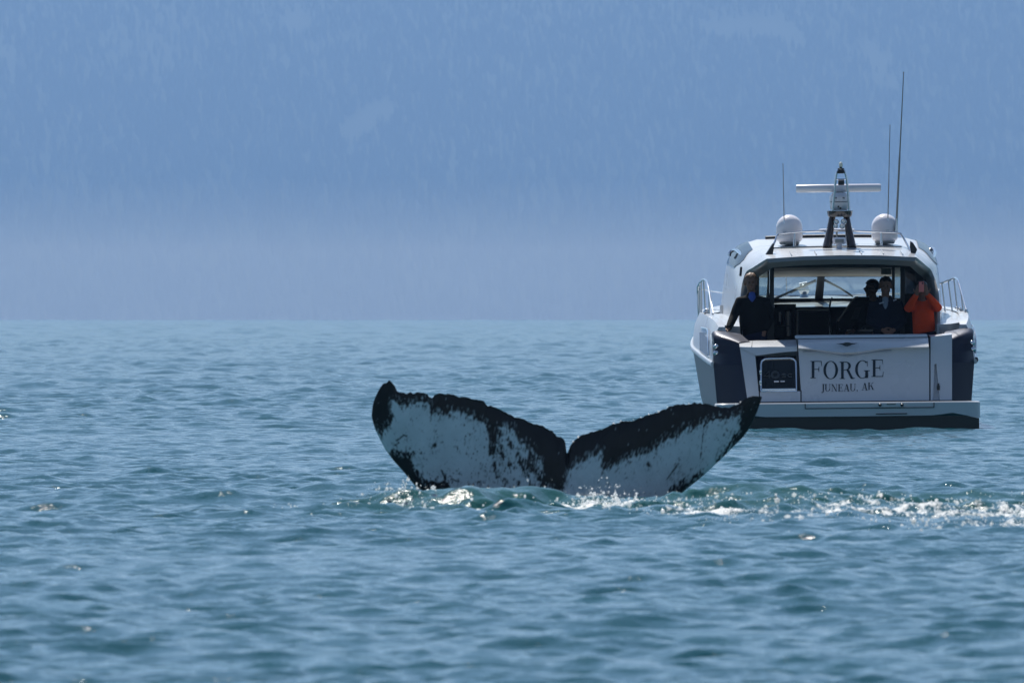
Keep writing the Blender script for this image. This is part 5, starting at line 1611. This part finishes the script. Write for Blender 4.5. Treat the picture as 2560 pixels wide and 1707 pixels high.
# crumpled white towel on the saloon counter
def towel():
    c = BOAT_M @ (P(2176, 818, 3.95))
    bm = new_bm()
    bmesh.ops.create_icosphere(bm, subdivisions=4, radius=1.0)
    for v in bm.verts:
        n = v.co.normalized()
        k = 0.55 + 0.55 * abs(math.sin(5.1 * n.x + 2 * n.y) * math.cos(4.3 * n.z + 3 * n.x)) + 0.2 * math.sin(13 * n.y + 7 * n.z)
        v.co = Vector((n.x * .10 * k, n.y * .08 * k, max(-.03, n.z * .07 * k)))
    o = finish("towel", bm, pmat("white_towel", (.72, .70, .66), rough=.9, var=.08, scale=30, bump=.3), None)
    o.location = c
    tag(o, "crumpled white towel on the cabin counter behind the stern", "towel")
towel()

# ------------------------------------------------------------------ spray thrown by the flukes
def spray():
    rnd = np.random.default_rng(23)
    pos = []
    S = FPX / 110.0
    def drop(x, y, h, size):
        pos.append((Vector((x, y, water_z(x, y) + h)), size))
    def size(): return float(np.exp(rnd.normal(math.log(.0042), .6)))
    # drops skipping along every streak of foam
    n = 60000
    xs = rnd.uniform(-2.2, 5.2, n); ys = rnd.uniform(101.0, 116.5, n)
    f = foam_mask(xs, ys) * (fbm(xs / .3, ys / .5, 3, 131) > .48)
    hit = rnd.uniform(0, 1, n) < f * 0.75
    for x, y in zip(xs[hit][:5200], ys[hit][:5200]):
        drop(float(x), float(y), float(rnd.exponential(.022)), size())
    # taller splashes at the foot of the flukes
    for cx, cy, sx, sy, hh, k in ((-1.02, 113.6, .14, .35, .05, 150), (-.92, 112.6, .16, .4, .05, 300), (.72, 112.8, .09, .35, .09, 380), (.85, 112.4, .18, .4, .06, 420), (-1.75, 112.6, .16, .15, .03, 120),
                                  (0.1, 112.3, .35, .3, .03, 300), (1.45, 112.0, .3, .4, .04, 420), (2.55, 112.6, .35, .5, .05, 520), (3.6, 112.4, .4, .5, .03, 320), (-.1, 115.3, .5, .5, .07, 160)):
        for _ in range(k):
            drop(rnd.normal(cx, sx), rnd.normal(cy, sy), abs(rnd.normal(0, hh)), size())
    for (x0, y0), (x1, y1) in zip(R_TOP[2:-3], R_TOP[3:-2]):       # drops running off the trailing edge
        if rnd.random() < .55:
            t = rnd.random(); dd = WHALE_D - .02
            pos.append((Vector(((x0 + t * (x1 - x0) - 1280) / FPX * dd, dd, EYE - (y0 + t * (y1 - y0) - 1 - HORIZON) / FPX * dd)), float(rnd.uniform(.004, .010))))
    ico = bmesh.new(); bmesh.ops.create_icosphere(ico, subdivisions=1, radius=1.0)
    bv = np.array([v.co[:] for v in ico.verts]); bf = np.array([[v.index for v in f.verts] for f in ico.faces]); ico.free()
    n = len(pos)
    C = np.array([p[:] for p, _ in pos]); R = np.array([r for _, r in pos])
    st = rnd.uniform(.7, 1.5, (n, 1, 3))
    V = C[:, None, :] + bv[None] * R[:, None, None] * st
    Fc = np.arange(n)[:, None, None] * len(bv) + bf[None]
    m, nt, b = nmat("water_droplet")      # clear drops: they pass the low light through and glint
    b.inputs["Base Color"].default_value = (0.80, 0.84, 0.86, 1)
    b.inputs["IOR"].default_value = 1.333
    nz = nt.nodes.new("ShaderNodeTexNoise"); nz.inputs["Scale"].default_value = 20
    mr = nt.nodes.new("ShaderNodeMapRange"); mr.inputs["To Min"].default_value = .10; mr.inputs["To Max"].default_value = .35
    nt.links.new(nz.outputs["Fac"], mr.inputs["Value"]); nt.links.new(mr.outputs[0], b.inputs["Roughness"])
    tl = nt.nodes.new("ShaderNodeBsdfTranslucent"); tl.inputs[0].default_value = (1.0, 1.0, 1.0, 1)
    mx = nt.nodes.new("ShaderNodeMixShader"); mx.inputs[0].default_value = 0.72
    nt.links.new(b.outputs[0], mx.inputs[1]); nt.links.new(tl.outputs[0], mx.inputs[2])
    nt.links.new(mx.outputs[0], nt.nodes["Material Output"].inputs["Surface"])
    o = np_mesh("spray", V.reshape(-1, 3), Fc.reshape(-1, 3), m)
    tag(o, "glittering drops of spray around the whale flukes", "spray", kind="stuff")
spray()
